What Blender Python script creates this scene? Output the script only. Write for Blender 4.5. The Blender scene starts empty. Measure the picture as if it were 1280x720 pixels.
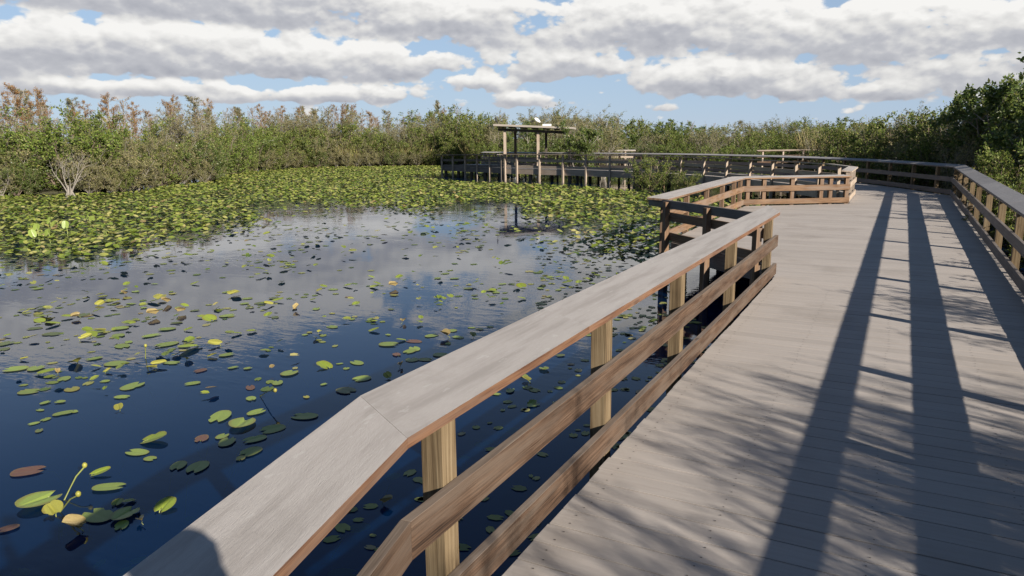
import bpy, bmesh, math, random
import numpy as np
from mathutils import Vector, Matrix
SC = bpy.context.scene
COL = SC.collection
R = math.radians
rnd = random.Random(7)
CAM_H = 1.75
WATER = -0.75
BED = -1.75

# ------------------------------------------------------------------ camera
FPX = 905.2
PITCH, ROLL, YAW = R(11.68), R(-0.66), R(28.12)
_f = np.array([-math.sin(YAW)*math.cos(PITCH), math.cos(YAW)*math.cos(PITCH), -math.sin(PITCH)])
_r0 = np.array([math.cos(YAW), math.sin(YAW), 0.0]); _u0 = np.cross(_r0, _f)
_r = math.cos(ROLL)*_r0 + math.sin(ROLL)*_u0; _u = math.cos(ROLL)*_u0 - math.sin(ROLL)*_r0
FH = np.array([-math.sin(YAW), math.cos(YAW)]); RH = np.array([math.cos(YAW), math.sin(YAW)])

def ray(x, y): return _f + (x-640)/FPX*_r + (360-y)/FPX*_u
def at(x, y, z):
    """surveyed point: where the sight line through a photo pixel meets height z"""
    d = ray(x, y); t = (z-CAM_H)/d[2]
    return (d[0]*t, d[1]*t)
def far(x, d):
    """ground position at distance d along the heading and bearing of photo column x"""
    p = FH*d + RH*((x-640)/FPX*d)
    return (p[0], p[1])
def horizon(x): return 180.5 - 15.0*x/1280
def lerp_table(tab, x):
    if x <= tab[0][0]: return tab[0][1]
    for (a, b), (c, d) in zip(tab, tab[1:]):
        if x <= c: return b + (d-b)*(x-a)/(c-a)
    return tab[-1][1]

cam = bpy.data.cameras.new('camera'); camo = bpy.data.objects.new('camera', cam); COL.objects.link(camo)
cam.sensor_width = 36; cam.lens = FPX/1280*36; cam.clip_start = 0.02; cam.clip_end = 6000
m = Matrix((( _r[0], _u[0], -_f[0], 0), (_r[1], _u[1], -_f[1], 0), (_r[2], _u[2], -_f[2], CAM_H), (0, 0, 0, 1)))
camo.matrix_world = m
SC.camera = camo

# ------------------------------------------------------------------ node helpers
class NT:
    def __init__(s, tree): s.t = tree; s.n = tree.nodes; s.l = tree.links
    def new(s, typ, **kw):
        n = s.n.new(typ)
        for k, v in kw.items(): setattr(n, k, v)
        return n
    def put(s, sock, v):
        if hasattr(v, 'is_linked') or isinstance(v, bpy.types.NodeSocket): s.l.new(v, sock)
        else: sock.default_value = v
    def math(s, op, a, b=None, c=None, clamp=False):
        n = s.new('ShaderNodeMath', operation=op); n.use_clamp = clamp
        s.put(n.inputs[0], a)
        if b is not None: s.put(n.inputs[1], b)
        if c is not None: s.put(n.inputs[2], c)
        return n.outputs[0]
    def mix(s, f, a, b, blend='MIX'):
        n = s.new('ShaderNodeMix', data_type='RGBA', blend_type=blend)
        s.put(n.inputs[0], f); s.put(n.inputs[6], a); s.put(n.inputs[7], b)
        return n.outputs[2]
    def ramp(s, f, stops, interp='LINEAR'):
        n = s.new('ShaderNodeValToRGB'); cr = n.color_ramp; cr.interpolation = interp
        while len(cr.elements) < len(stops): cr.elements.new(0.5)
        for e, (p, c) in zip(cr.elements, stops):
            e.position = p; e.color = (c[0], c[1], c[2], 1) if hasattr(c, '__len__') else (c, c, c, 1)
        s.put(n.inputs[0], f); return n.outputs[0]
    def noise(s, vec, scale, detail=4, rough=.55, dim='3D'):
        n = s.new('ShaderNodeTexNoise', noise_dimensions=dim)
        if vec is not None: s.put(n.inputs['Vector'], vec)
        n.inputs['Scale'].default_value = scale; n.inputs['Detail'].default_value = detail; n.inputs['Roughness'].default_value = rough
        return n.outputs[0]
    def mapr(s, v, a, b, c=0., d=1., smooth=False):
        n = s.new('ShaderNodeMapRange'); n.interpolation_type = 'SMOOTHSTEP' if smooth else 'LINEAR'
        s.put(n.inputs[0], v)
        for i, q in enumerate((a, b, c, d)): n.inputs[i+1].default_value = q
        return n.outputs[0]
    def vscale(s, vec, sc):
        n = s.new('ShaderNodeVectorMath', operation='MULTIPLY'); s.put(n.inputs[0], vec); n.inputs[1].default_value = sc
        return n.outputs[0]
    def vadd(s, a, b):
        n = s.new('ShaderNodeVectorMath', operation='ADD'); s.put(n.inputs[0], a); s.put(n.inputs[1], b)
        return n.outputs[0]
    def comb(s, x, y, z):
        n = s.new('ShaderNodeCombineXYZ')
        for i, q in enumerate((x, y, z)): s.put(n.inputs[i], q)
        return n.outputs[0]

def material(name):
    mt = bpy.data.materials.new(name); mt.use_nodes = True
    nt = NT(mt.node_tree); b = nt.n['Principled BSDF']
    return mt, nt, b
def island(nt): return nt.new('ShaderNodeNewGeometry').outputs['Random Per Island']
def bump(nt, h, strength, dist=.01):
    n = nt.new('ShaderNodeBump'); n.inputs['Strength'].default_value = strength; n.inputs['Distance'].default_value = dist
    nt.put(n.inputs['Height'], h); return n.outputs[0]

def wood(name, stops, grain=60, stretch=1.6, bumpk=.5, weather=None, rough=.8, tone=.35, spec=.25, knots=True, stain=False):
    """board wood: UV u runs along the board, v across it"""
    mt, nt, b = material(name)
    uv = nt.new('ShaderNodeUVMap').outputs[0]; isl = island(nt)
    off = nt.comb(nt.math('MULTIPLY', isl, 37.), nt.math('MULTIPLY', isl, 91.), nt.math('MULTIPLY', isl, 13.))
    base = nt.vadd(uv, off)
    warp = nt.noise(nt.vscale(base, (1.2, 5, 1)), 1.0, 2)
    sv = nt.vscale(base, (stretch, grain, 1))
    sv = nt.vadd(sv, nt.comb(0., nt.math('MULTIPLY', warp, 5.), 0.))
    g1 = nt.noise(sv, 1.0, 5, .6)
    sv2 = nt.vscale(base, (stretch*3, grain*4, 1))
    g2 = nt.noise(sv2, 1.0, 3, .6)
    blot = nt.noise(nt.vscale(base, (2.2, 6, 1)), 1.0, 4, .6)
    g = nt.math('ADD', nt.math('MULTIPLY', g1, .45), nt.math('ADD', nt.math('MULTIPLY', g2, .25), nt.math('MULTIPLY', blot, .30)))
    c = nt.ramp(g, stops)
    if knots:
        vo = nt.new('ShaderNodeTexVoronoi'); nt.put(vo.inputs['Vector'], nt.vscale(base, (1.7, 7., 1))); vo.inputs['Scale'].default_value = 1.
        k = nt.mapr(vo.outputs['Distance'], .05, .14, .55, 0., True)
        c = nt.mix(k, c, (stops[0][1][0]*.6, stops[0][1][1]*.5, stops[0][1][2]*.5, 1))
    if weather:
        w = nt.mapr(nt.noise(nt.vscale(base, (1.1, 9, 1)), 1.0, 5, .65), .42, .66, 0, .8, True)
        c = nt.mix(w, c, (*weather, 1))
    if stain:
        op = nt.new('ShaderNodeTexCoord').outputs['Object']
        sn = nt.mapr(nt.noise(op, 3.2, 5, .65), .56, .76, 0, .30, True)
        c = nt.mix(sn, c, (.22, .197, .178, 1))
        sc_ = nt.mapr(nt.noise(nt.vscale(op, (30, 9, 1)), 1., 3, .6), .64, .70, 0, .35, True)
        c = nt.mix(sc_, c, (.46, .435, .41, 1))
    br = nt.math('ADD', 1.0-tone/2, nt.math('MULTIPLY', isl, tone))
    c = nt.mix(1.0, c, nt.comb(br, br, br), 'MULTIPLY')
    nt.put(b.inputs['Base Color'], c); b.inputs['Roughness'].default_value = rough; b.inputs['Specular IOR Level'].default_value = spec
    if bumpk:
        h = nt.math('ADD', nt.math('MULTIPLY', g1, .6), nt.math('MULTIPLY', g2, .5))
        nt.put(b.inputs['Normal'], bump(nt, h, bumpk, .004))
    return mt

M = {}
M['rail_wood'] = wood('brown_rail_wood', [(.37, (.014, .008, .005)), (.46, (.040, .022, .013)), (.54, (.080, .047, .029)), (.68, (.150, .098, .066))], weather=(.098, .071, .053), grain=120, stretch=2.2, tone=.3, bumpk=.8)
M['fascia'] = wood('red_brown_edge_wood', [(.37, (.025, .010, .006)), (.45, (.085, .038, .020)), (.56, (.155, .082, .046))], grain=130, stretch=2, weather=(.13, .085, .062))
M['rail_top'] = wood('weathered_rail_top', [(.3, (.06, .042, .032)), (.46, (.12, .09, .07)), (.7, (.20, .16, .13))], grain=50)
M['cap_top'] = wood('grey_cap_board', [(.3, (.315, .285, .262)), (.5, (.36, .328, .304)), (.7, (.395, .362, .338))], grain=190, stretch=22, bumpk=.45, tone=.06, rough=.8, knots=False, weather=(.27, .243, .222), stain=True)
M['post'] = wood('tan_post_wood', [(.37, (.045, .028, .014)), (.46, (.115, .079, .043)), (.54, (.175, .126, .072)), (.68, (.24, .185, .115))], grain=75, stretch=.8, tone=.25, bumpk=.7)
M['grey_wood'] = wood('grey_rail_wood', [(.3, (.075, .058, .050)), (.5, (.14, .118, .104)), (.7, (.21, .185, .165))], grain=55)  # greyer copy of the brown rail wood, its colour toned as if shaded
M['grey_cap'] = wood('shaded_cap_board', [(.3, (.18, .17, .168)), (.5, (.23, .218, .215)), (.7, (.28, .265, .26))], grain=60, stretch=4, knots=False)  # darker copy of the grey cap board; shade is put into the colour
M['bay_wood'] = wood('light_rail_wood', [(.36, (.045, .022, .010)), (.45, (.11, .060, .031)), (.54, (.18, .108, .062)), (.68, (.24, .163, .105))], grain=90, weather=(.16, .118, .092))
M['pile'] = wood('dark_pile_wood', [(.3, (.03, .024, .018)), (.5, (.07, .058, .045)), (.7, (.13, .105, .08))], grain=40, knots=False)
M['far_wood'] = wood('sunlit_far_wood', [(.3, (.18, .135, .10)), (.5, (.31, .245, .19)), (.7, (.40, .33, .265))], grain=30, knots=False)  # pale tan; the sunlit look of the far timber is in its colour

def deck_mat():
    mt, nt, b = material('grey_deck_boards')
    uv = nt.new('ShaderNodeUVMap').outputs[0]; isl = island(nt)
    off = nt.comb(nt.math('MULTIPLY', isl, 51.), nt.math('MULTIPLY', isl, 77.), 0.)
    base = nt.vadd(uv, off)
    g1 = nt.noise(nt.vscale(base, (2.5, 45, 1)), 1., 5, .6)
    st = nt.noise(nt.vscale(nt.new('ShaderNodeTexCoord').outputs['Object'], (.9, .9, 1)), 1., 5, .6)
    spk = nt.noise(nt.new('ShaderNodeTexCoord').outputs['Object'], 70., 3, .7)
    c = nt.ramp(g1, [(.3, (.303, .268, .242)), (.5, (.325, .289, .262)), (.7, (.345, .308, .280))])
    dirt = nt.mapr(st, .5, .72, 0, .45, True)
    c = nt.mix(dirt, c, (.195, .168, .145, 1))
    sp = nt.mapr(spk, .62, .75, 0, .3, True)
    c = nt.mix(sp, c, (.22, .19, .165, 1))
    br = nt.math('ADD', .935, nt.math('MULTIPLY', isl, .13))
    c = nt.mix(1.0, c, nt.comb(br, br, br), 'MULTIPLY')
    nt.put(b.inputs['Base Color'], c); b.inputs['Roughness'].default_value = .78; b.inputs['Specular IOR Level'].default_value = .3
    nt.put(b.inputs['Normal'], bump(nt, nt.math('ADD', g1, nt.math('MULTIPLY', spk, .4)), .35, .003))
    return mt
M['deck'] = deck_mat()

def plain(name, col, rough=.7, nscale=8., var=.25, metal=0.):
    mt, nt, b = material(name)
    n = nt.noise(nt.new('ShaderNodeTexCoord').outputs['Object'], nscale, 4, .6)
    k = nt.math('ADD', 1-var, nt.math('MULTIPLY', n, 2*var))
    nt.put(b.inputs['Base Color'], nt.mix(1., (*col, 1), nt.comb(k, k, k), 'MULTIPLY'))
    b.inputs['Roughness'].default_value = rough; b.inputs['Metallic'].default_value = metal
    return mt
M['bark'] = plain('grey_bark', (.21, .185, .155), .9, 14, .45)
M['pale_bark'] = plain('pale_dead_bark', (.21, .185, .155), .9, 14, .55)
M['brown_bark'] = plain('brown_twigs', (.155, .115, .085), .9, 14, .4)
M['screw'] = plain('screw_head', (.07, .055, .05), .6)
M['roof'] = plain('weathered_roof_sheet', (.27, .235, .20), .75, 3, .25)
M['white'] = plain('white_paint', (.82, .81, .78), .5, 4, .05)
M['dark_feather'] = plain('dark_feathers', (.025, .022, .022), .7)
M['white_feather'] = plain('white_feathers', (.80, .78, .74), .8)
M['skin'] = plain('skin', (.45, .27, .20), .6, 6, .05)
M['shirt'] = plain('blue_shirt', (.10, .14, .22), .9, 30, .1)
M['trousers'] = plain('khaki_trousers', (.23, .19, .13), .9, 30, .1)
M['hair'] = plain('dark_hair', (.035, .022, .015), .6, 40, .3)
M['black'] = plain('black_plastic', (.015, .015, .017), .35)

def leafmat(name, stops, transl=.3, rough=.55, objvar=.25, spec=.3):
    mt, nt, b = material(name)
    isl = island(nt)
    c = nt.ramp(isl, stops)
    oi = nt.new('ShaderNodeObjectInfo').outputs['Random']
    k = nt.math('ADD', 1-objvar/2, nt.math('MULTIPLY', oi, objvar))
    c = nt.mix(1., c, nt.comb(k, k, nt.math('MULTIPLY', k, .97)), 'MULTIPLY')
    nt.put(b.inputs['Base Color'], c); b.inputs['Roughness'].default_value = rough; b.inputs['Specular IOR Level'].default_value = spec
    tr = nt.new('ShaderNodeBsdfTranslucent'); nt.put(tr.inputs['Color'], c)
    mx = nt.new('ShaderNodeMixShader'); mx.inputs[0].default_value = transl
    nt.l.new(b.outputs[0], mx.inputs[1]); nt.l.new(tr.outputs[0], mx.inputs[2])
    nt.l.new(mx.outputs[0], nt.n['Material Output'].inputs['Surface'])
    return mt
M['lf_willow'] = leafmat('grey_olive_leaves', [(0, (.095, .10, .034)), (.35, (.175, .175, .068)), (.7, (.26, .24, .11)), (1, (.33, .255, .145))], .4)
M['lf_green'] = leafmat('green_leaves', [(0, (.06, .09, .018)), (.4, (.115, .16, .03)), (.8, (.19, .215, .05)), (1, (.27, .24, .08))], .38)
M['lf_dark'] = leafmat('dark_glossy_leaves', [(0, (.07, .115, .028)), (.5, (.13, .18, .044)), (.9, (.20, .24, .065)), (1, (.30, .28, .09))], .48, .40, .2, .5)
M['lf_rust'] = leafmat('rusty_needles', [(0, (.23, .095, .035)), (.45, (.29, .155, .06)), (.8, (.22, .165, .06)), (1, (.34, .22, .11))])
M['lf_cypress'] = leafmat('olive_needles', [(0, (.11, .115, .04)), (.5, (.22, .20, .08)), (1, (.31, .235, .12))], .4)
M['lf_bright'] = leafmat('bright_green_leaves', [(0, (.075, .125, .020)), (.5, (.13, .18, .03)), (1, (.21, .23, .06))])
M['reed'] = leafmat('tan_reeds', [(0, (.20, .15, .06)), (.5, (.32, .25, .11)), (1, (.26, .26, .09))], .2)

def padmat(name, stops, rough=.42, transl=.2, spec=.4, veins=True):
    mt, nt, b = material(name)
    isl = island(nt)
    c = nt.ramp(isl, stops)
    oi = nt.new('ShaderNodeObjectInfo').outputs['Random']
    n = nt.noise(nt.new('ShaderNodeTexCoord').outputs['Object'], 18., 4, .6)
    k = nt.math('ADD', .62, nt.math('ADD', nt.math('MULTIPLY', oi, .32), nt.math('MULTIPLY', n, .45)))
    c = nt.mix(1., c, nt.comb(k, k, k), 'MULTIPLY')
    if veins:
        sx = nt.new('ShaderNodeSeparateXYZ'); nt.put(sx.inputs[0], nt.new('ShaderNodeTexCoord').outputs['Object'])
        an = nt.math('ARCTAN2', sx.outputs[1], nt.math('ADD', sx.outputs[0], .22))
        vv = nt.mapr(nt.math('ABSOLUTE', nt.math('SINE', nt.math('MULTIPLY', an, 7.))), 0., .22, .30, 0., True)
        c = nt.mix(vv, c, (.30, .33, .10, 1))
        rr = nt.math('SQRT', nt.math('ADD', nt.math('MULTIPLY', sx.outputs[0], sx.outputs[0]), nt.math('MULTIPLY', nt.math('MULTIPLY', sx.outputs[1], sx.outputs[1]), 1.9)))
        ed = nt.mapr(nt.math('ADD', rr, nt.math('MULTIPLY', nt.noise(nt.new('ShaderNodeTexCoord').outputs['Object'], 5., 3), .25)), .52, .64, 0., .55, True)
        c = nt.mix(ed, c, (.20, .14, .04, 1))
    spt = nt.mapr(nt.noise(nt.new('ShaderNodeTexCoord').outputs['Object'], 45., 2, .6), .66, .74, 0, .55, True)
    c = nt.mix(spt, c, (.13, .09, .03, 1))
    nt.put(b.inputs['Base Color'], c); b.inputs['Roughness'].default_value = rough; b.inputs['Specular IOR Level'].default_value = spec
    tr = nt.new('ShaderNodeBsdfTranslucent'); nt.put(tr.inputs['Color'], c)
    mx = nt.new('ShaderNodeMixShader'); mx.inputs[0].default_value = transl
    nt.l.new(b.outputs[0], mx.inputs[1]); nt.l.new(tr.outputs[0], mx.inputs[2])
    nt.l.new(mx.outputs[0], nt.n['Material Output'].inputs['Surface'])
    return mt
M['pad_mass'] = padmat('lily_leaf_mass', veins=False, stops= [(0, (.085, .135, .020)), (.2, (.155, .21, .030)), (.55, (.255, .295, .052)), (.82, (.33, .33, .09)), (.94, (.40, .36, .14)), (1, (.25, .17, .075))])
M['pad_green'] = padmat('green_pad', [(0, (.19, .27, .05)), (1, (.26, .32, .075))])
M['pad_bright'] = padmat('bright_pad', [(0, (.20, .27, .03)), (1, (.25, .30, .045))])
M['pad_yellow'] = padmat('yellow_pad', [(0, (.24, .26, .045)), (1, (.33, .29, .06))])
M['pad_red'] = padmat('red_brown_pad', [(0, (.13, .06, .042)), (1, (.16, .08, .055))])
M['pad_brown'] = padmat('curled_brown_pad', [(0, (.26, .185, .075)), (1, (.35, .27, .12))])
M['pad_dark'] = padmat('dark_pad', [(0, (.10, .13, .045)), (1, (.13, .155, .055))])
M['pad_stem'] = plain('pad_stem', (.17, .19, .05), .5)

# ------------------------------------------------------------------ mesh helpers
class MB:
    def __init__(s): s.v = []; s.f = []; s.uv = []; s.mi = []
    def face(s, idx, uvs=None, mi=0):
        s.f.append(idx); s.uv.extend(uvs if uvs else [(0, 0)]*len(idx)); s.mi.append(mi)
    def hexa(s, bot, top, mside=0, mtop=None, mend=None, u0=0.):
        """box from four bottom and four top points (counter clockwise seen from above); u runs along points 0->1"""
        n = len(s.v); s.v.extend([tuple(p) for p in bot]+[tuple(p) for p in top])
        B, T = [Vector(p) for p in bot], [Vector(p) for p in top]
        if mtop is None: mtop = mside
        if mend is None: mend = mside
        L = (B[1]-B[0]).length; W = (B[3]-B[0]).length; H = (T[0]-B[0]).length
        du = s.jit = rnd.random()*5
        def q(a, b, c, d, uvs, mi): s.face((n+a, n+b, n+c, n+d), [(x+u0, y+du) for x, y in uvs], mi)
        q(3, 2, 1, 0, [(0, W), (L, W), (L, 0), (0, 0)], mside)
        q(4, 5, 6, 7, [(0, 0), (L, 0), (L, W), (0, W)], mtop)
        q(0, 1, 5, 4, [(0, W+.1), (L, W+.1), (L, W+H+.1), (0, W+H+.1)], mside)
        q(2, 3, 7, 6, [(L, 2*W+.2), (0, 2*W+.2), (0, 2*W+H+.2), (L, 2*W+H+.2)], mside)
        q(1, 2, 6, 5, [(0, 0), (W*.1, W), (W*.1+H*.1, W), (H*.1, 0)], mend)
        q(3, 0, 4, 7, [(0, 0), (W*.1, W), (W*.1+H*.1, W), (H*.1, 0)], mend)
    def upright(s, cx, cy, w, d, z0, z1, ang=0., mi=0, mtop=None):
        """post: grain (u) runs vertically"""
        c, sn = math.cos(ang), math.sin(ang)
        P = [(-w/2, -d/2), (w/2, -d/2), (w/2, d/2), (-w/2, d/2)]
        P = [(cx+x*c-y*sn, cy+x*sn+y*c) for x, y in P]
        n = len(s.v); s.v.extend([(x, y, z0) for x, y in P]+[(x, y, z1) for x, y in P])
        h = z1-z0; o = rnd.random()*3; acc = 0
        for k in range(4):
            wd = w if k % 2 == 0 else d; j = (k+1) % 4
            s.face((n+k, n+j, n+4+j, n+4+k), [(0+o, acc+o), (0+o, acc+wd+o), (h+o, acc+wd+o), (h+o, acc+o)], mi); acc += wd+.03
        s.face((n+4, n+5, n+6, n+7), [(0, 0), (.01, w), (.02, w), (.02, 0)], mi if mtop is None else mtop)
        s.face((n+3, n+2, n+1, n), [(0, 0), (.01, w), (.02, w), (.02, 0)], mi)
    def tube(s, pts, rad, n=4, mi=0, cap=False):
        base = len(s.v); k = len(pts)
        for i, p in enumerate(pts):
            p = Vector(p); a = Vector(pts[min(i+1, k-1)])-Vector(pts[max(i-1, 0)])
            if a.length < 1e-6: a = Vector((0, 0, 1))
            a.normalize(); e = a.orthogonal().normalized() if abs(a.z) < .95 else Vector((1, 0, 0)); e = (e-a*e.dot(a)).normalized(); g = a.cross(e)
            for j in range(n):
                t = 2*math.pi*j/n; s.v.append(tuple(p+(e*math.cos(t)+g*math.sin(t))*rad[i]))
        for i in range(k-1):
            for j in range(n):
                j2 = (j+1) % n
                s.face((base+i*n+j, base+i*n+j2, base+(i+1)*n+j2, base+(i+1)*n+j), None, mi)
        if cap:
            s.face(tuple(base+(k-1)*n+j for j in range(n)), None, mi); s.face(tuple(base+n-1-j for j in range(n)), None, mi)
    def build(s, name, mats, parent=None, smooth=False, bevel=0.):
        me = bpy.data.meshes.new(name); me.from_pydata(s.v, [], s.f)
        uvl = me.uv_layers.new(name='UVMap')
        uvl.data.foreach_set('uv', np.array(s.uv, dtype=np.float32).ravel())
        if not isinstance(mats, (list, tuple)): mats = [mats]
        for q in mats: me.materials.append(q)
        me.polygons.foreach_set('material_index', s.mi)
        if smooth: me.polygons.foreach_set('use_smooth', [True]*len(s.f))
        me.update()
        o = bpy.data.objects.new(name, me); COL.objects.link(o)
        if parent: o.parent = parent
        if bevel:
            b = o.modifiers.new('bevel', 'BEVEL'); b.width = bevel; b.segments = 2; b.limit_method = 'ANGLE'
        return o

def tag(o, label=None, cat=None, group=None, kind=None):
    if label: o['label'] = label
    if cat: o['category'] = cat
    if group: o['group'] = group
    if kind: o['kind'] = kind
    return o
def empty(name, loc=(0, 0, 0), rz=0.):
    o = bpy.data.objects.new(name, None); COL.objects.link(o); o.location = loc; o.rotation_euler = (0, 0, rz); o.empty_display_size = .2
    return o
def copy_tree(src, loc, rz=0., sc=1., label=None, cat=None, group=None, rot=None):
    c = src.copy(); COL.objects.link(c); c.location = loc
    c.rotation_euler = rot if rot else (0, 0, rz); c.scale = sc if hasattr(sc, '__len__') else (sc, sc, sc)
    for ch in src.children:
        d = ch.copy(); COL.objects.link(d); d.parent = c
    return tag(c, label, cat, group)

def offset_poly(path, side, off):
    """offset a polyline of (x, y) by off to its left (side=1) or right (side=-1), mitred"""
    out = []; n = len(path)
    for i in range(n):
        ds = []
        if i > 0: ds.append((Vector(path[i][:2])-Vector(path[i-1][:2])).normalized())
        if i < n-1: ds.append((Vector(path[i+1][:2])-Vector(path[i][:2])).normalized())
        ns = [Vector((-d.y, d.x))*side for d in ds]
        nn = ns[0] if len(ns) == 1 else (ns[0]+ns[1]).normalized()
        k = 1. if len(ns) == 1 else 1/max(.4, nn.dot(ns[0]))
        out.append((path[i][0]+nn.x*off*k, path[i][1]+nn.y*off*k))
    return out
def boards(path, side, o0, o1, z0, z1, mside=0, mtop=None, mend=None, maxlen=4.0, skew_end=0., zj=.002, zs=None, tilt=0.):
    """horizontal boards following a path: cross section from offset o0 to o1, height z0..z1; mitred at bends, butted every few metres"""
    mb = MB(); A = offset_poly(path, side, o0); B = offset_poly(path, side, o1)
    for i in range(len(path)-1):
        a0, a1, b0, b1 = [Vector(q) for q in (A[i], A[i+1], B[i], B[i+1])]
        L = (a1-a0).length; k = max(1, round(L/maxlen))
        if i == len(path)-2 and skew_end: b1 = b1+(b1-b0).normalized()*skew_end
        dz0 = zs[i] if zs else 0.; dz1 = zs[i+1] if zs else 0.
        for j in range(k):
            t0, t1 = j/k, (j+1)/k
            g = .0015/max(L, .1)
            s0 = t0+(g if j else 0); s1 = t1-(g if j < k-1 else 0)
            p0, p1, q0, q1 = a0.lerp(a1, s0), a0.lerp(a1, s1), b0.lerp(b1, s0), b0.lerp(b1, s1)
            e = rnd.uniform(-zj, zj); h0 = dz0+(dz1-dz0)*s0; h1 = dz0+(dz1-dz0)*s1
            if side > 0: bq = [(p0, h0), (p1, h1), (q1, h1+tilt), (q0, h0+tilt)]
            else: bq = [(q0, h0+tilt), (q1, h1+tilt), (p1, h1), (p0, h0)]
            mb.hexa([(v.x, v.y, z0+e+h) for v, h in bq], [(v.x, v.y, z1+e+h) for v, h in bq], mside, mtop, mend, u0=rnd.random()*20)
    return mb
def along(path, dist):
    for (a, b) in zip(path, path[1:]):
        a, b = Vector(a[:2]), Vector(b[:2]); L = (b-a).length
        if dist <= L: d = (b-a)/L; return a+d*dist, math.atan2(d.y, d.x)
        dist -= L
    return b, math.atan2(d.y, d.x)
def plen(path): return sum((Vector(b[:2])-Vector(a[:2])).length for a, b in zip(path, path[1:]))

# ------------------------------------------------------------------ railings
def railing(name, path, side, label, posts, mats, h=.817, capw=.32, bevel=0., mid=(.385, .525), bot=(.03, .165), group=None, skew=0., zs=None, post_bottom=BED, cap_path=None, tilt=.055, cap_mb=None, cap_in=-.012):
    """path is the inner face line; everything lies on its outer side"""
    cap_side, cap_top, rl, rl_top, ps = mats
    root = empty(name, (0, 0, 0)); tag(root, label, 'railing', group)
    if cap_mb: cap_mb.build('cap_rail', [cap_side, cap_top], root)
    else: boards(cap_path or path, side, cap_in, capw, h-.036, h, 0, 1, 0, skew_end=skew, zs=zs, tilt=tilt).build('cap_rail', [cap_side, cap_top], root, bevel=bevel)
    boards(path, side, 0., .04, mid[0], mid[1], 0, 1, 0, zs=zs).build('mid_rail', [rl, rl_top], root, bevel=bevel)
    boards(path, side, 0., .04, bot[0], bot[1], 0, 1, 0, zs=zs).build('bottom_rail', [rl, rl_top], root, bevel=bevel)
    for pd in posts:
        p, a = along(path, pd)
        nrm = Vector((-math.sin(a), math.cos(a)))*side
        c = p+nrm*(.042+.045)
        zz = 0.
        if zs: zz = zs[0]+(zs[-1]-zs[0])*pd/plen(path)
        mb = MB(); mb.upright(c.x, c.y, .098+rnd.uniform(-.006, .006), .09, post_bottom, h-.037+tilt*.15+zz, a+rnd.uniform(-.02, .02))
        mb.build('post', ps, root, bevel=bevel*.8)
    return root

POSTY = [-1.1, .5, 2.05, 3.68, 5.22, 7.12, 9.26, 10.93, 12.85, 14.72, 16.74, 18.3, 20.3, 22.3]
near_m = (M['fascia'], M['cap_top'], M['rail_wood'], M['rail_top'], M['post'])
bend_dir = Vector((.22, -.915)).normalized()
nb = Vector((-1.32, 1.75))+bend_dir*5.0
LP = [(nb.x, nb.y), (-1.32, 1.75), (-1.30, 9.55)]
def near_cap():
    mb = MB(); zt, zb = .817, .780
    inn = [(nb.x, nb.y), (-1.32, 1.75), (-1.325, 3.3), (-1.315, 5.6), (-1.29, 9.5)]
    e = Vector((-bend_dir.y, bend_dir.x)); e = e if e.x < 0 else -e
    o0 = Vector((-1.71, 1.99)); s_ = (nb-Vector((-1.32, 1.75))).length
    out = [tuple(o0+bend_dir*(s_+.25)), (-1.71, 1.99), (-1.70, 3.55), (-1.67, 5.75), (-1.575, 10.4)]
    for i, dz in ((0, 0.), (1, .0006), (3, -.0004)):
        k = i+2 if i == 1 else i+1
        idx = [i, i+1, i+2] if i == 1 else [i, i+1]
        for a, b in zip(idx, idx[1:]):
            g0 = .0002 if (a == i and i) else 0.; d = (Vector(inn[b])-Vector(inn[a])).normalized()*g0
            q = [Vector(inn[a])+d, Vector(inn[b]), Vector(out[b]), Vector(out[a])+d]
            mb.hexa([(p.x, p.y, zb+dz) for p in q], [(p.x, p.y, zt+dz) for p in q], 0, 1, 0, u0=3.7*i+(Vector(inn[a])-Vector(inn[i])).length)
    return mb
railing('boardwalk_railing', LP, 1, 'long brown timber railing with wide grey cap along the near pond edge',
        [1.6, 3.3]+[5.0+y-1.75 for y in (2.05, 3.68, 5.22, 7.12, 9.30)], near_m, bevel=.0025, tilt=0., cap_mb=near_cap())

bay_m = (M['bay_wood'], M['cap_top'], M['bay_wood'], M['bay_wood'], M['bay_wood'])
BP = [(-1.52, 10.32), (-3.47, 12.12), (-3.47, 19.0), (-1.13, 20.6)]
L1 = plen(BP[:2]); L2 = plen(BP[:3]); L3 = plen(BP)
railing('bay_railing', BP, 1, 'low timber railing wrapping round the overlook bay that juts over the pond',
        [.15, 1.35, L1-.12, L1+.1, L1+1.6, L1+3.2, L1+4.7, L1+6.0, L2-.12, L2+.12, L2+.55, L2+1.3, L3-.75, L3-.5, L3-.06], bay_m, h=.71, capw=.36, mid=(.36, .50), bot=(.03, .16), bevel=.003, cap_path=BP[1:], tilt=.02)
br_ = [o for o in bpy.data.objects if o.name.startswith('bay_railing')][0]
boards([(-1.50, 10.30)]+[(-3.86, 12.47)], 1, -.012, .05, .565, .700).build('top_rail', M['grey_wood'], br_, bevel=.003)

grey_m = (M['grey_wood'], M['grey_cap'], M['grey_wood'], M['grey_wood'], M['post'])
OP = [(1.27, -5.0), (1.27, 24.3), (.05, 27.1), (-1.1, 29.3), (-3.0, 32.1), (-5.5, 34.7), (-8.3, 36.9), (-11.5, 38.7), (-16.2, 40.4), (-20.6, 41.5)]
tot = plen(OP); base = 29.3
pd = [y+5.0 for y in [-4.2, -2.7]+POSTY]+[base-.12]
d = base+1.0
while d < tot-.2: pd.append(d); d += 1.55
railing('boardwalk_railing', OP, -1, 'shade-toned grey railing along the right side of the walk, curving away behind the pond', pd, grey_m, bevel=.003, capw=.30, cap_in=.02, mid=(.392, .525))

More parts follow.
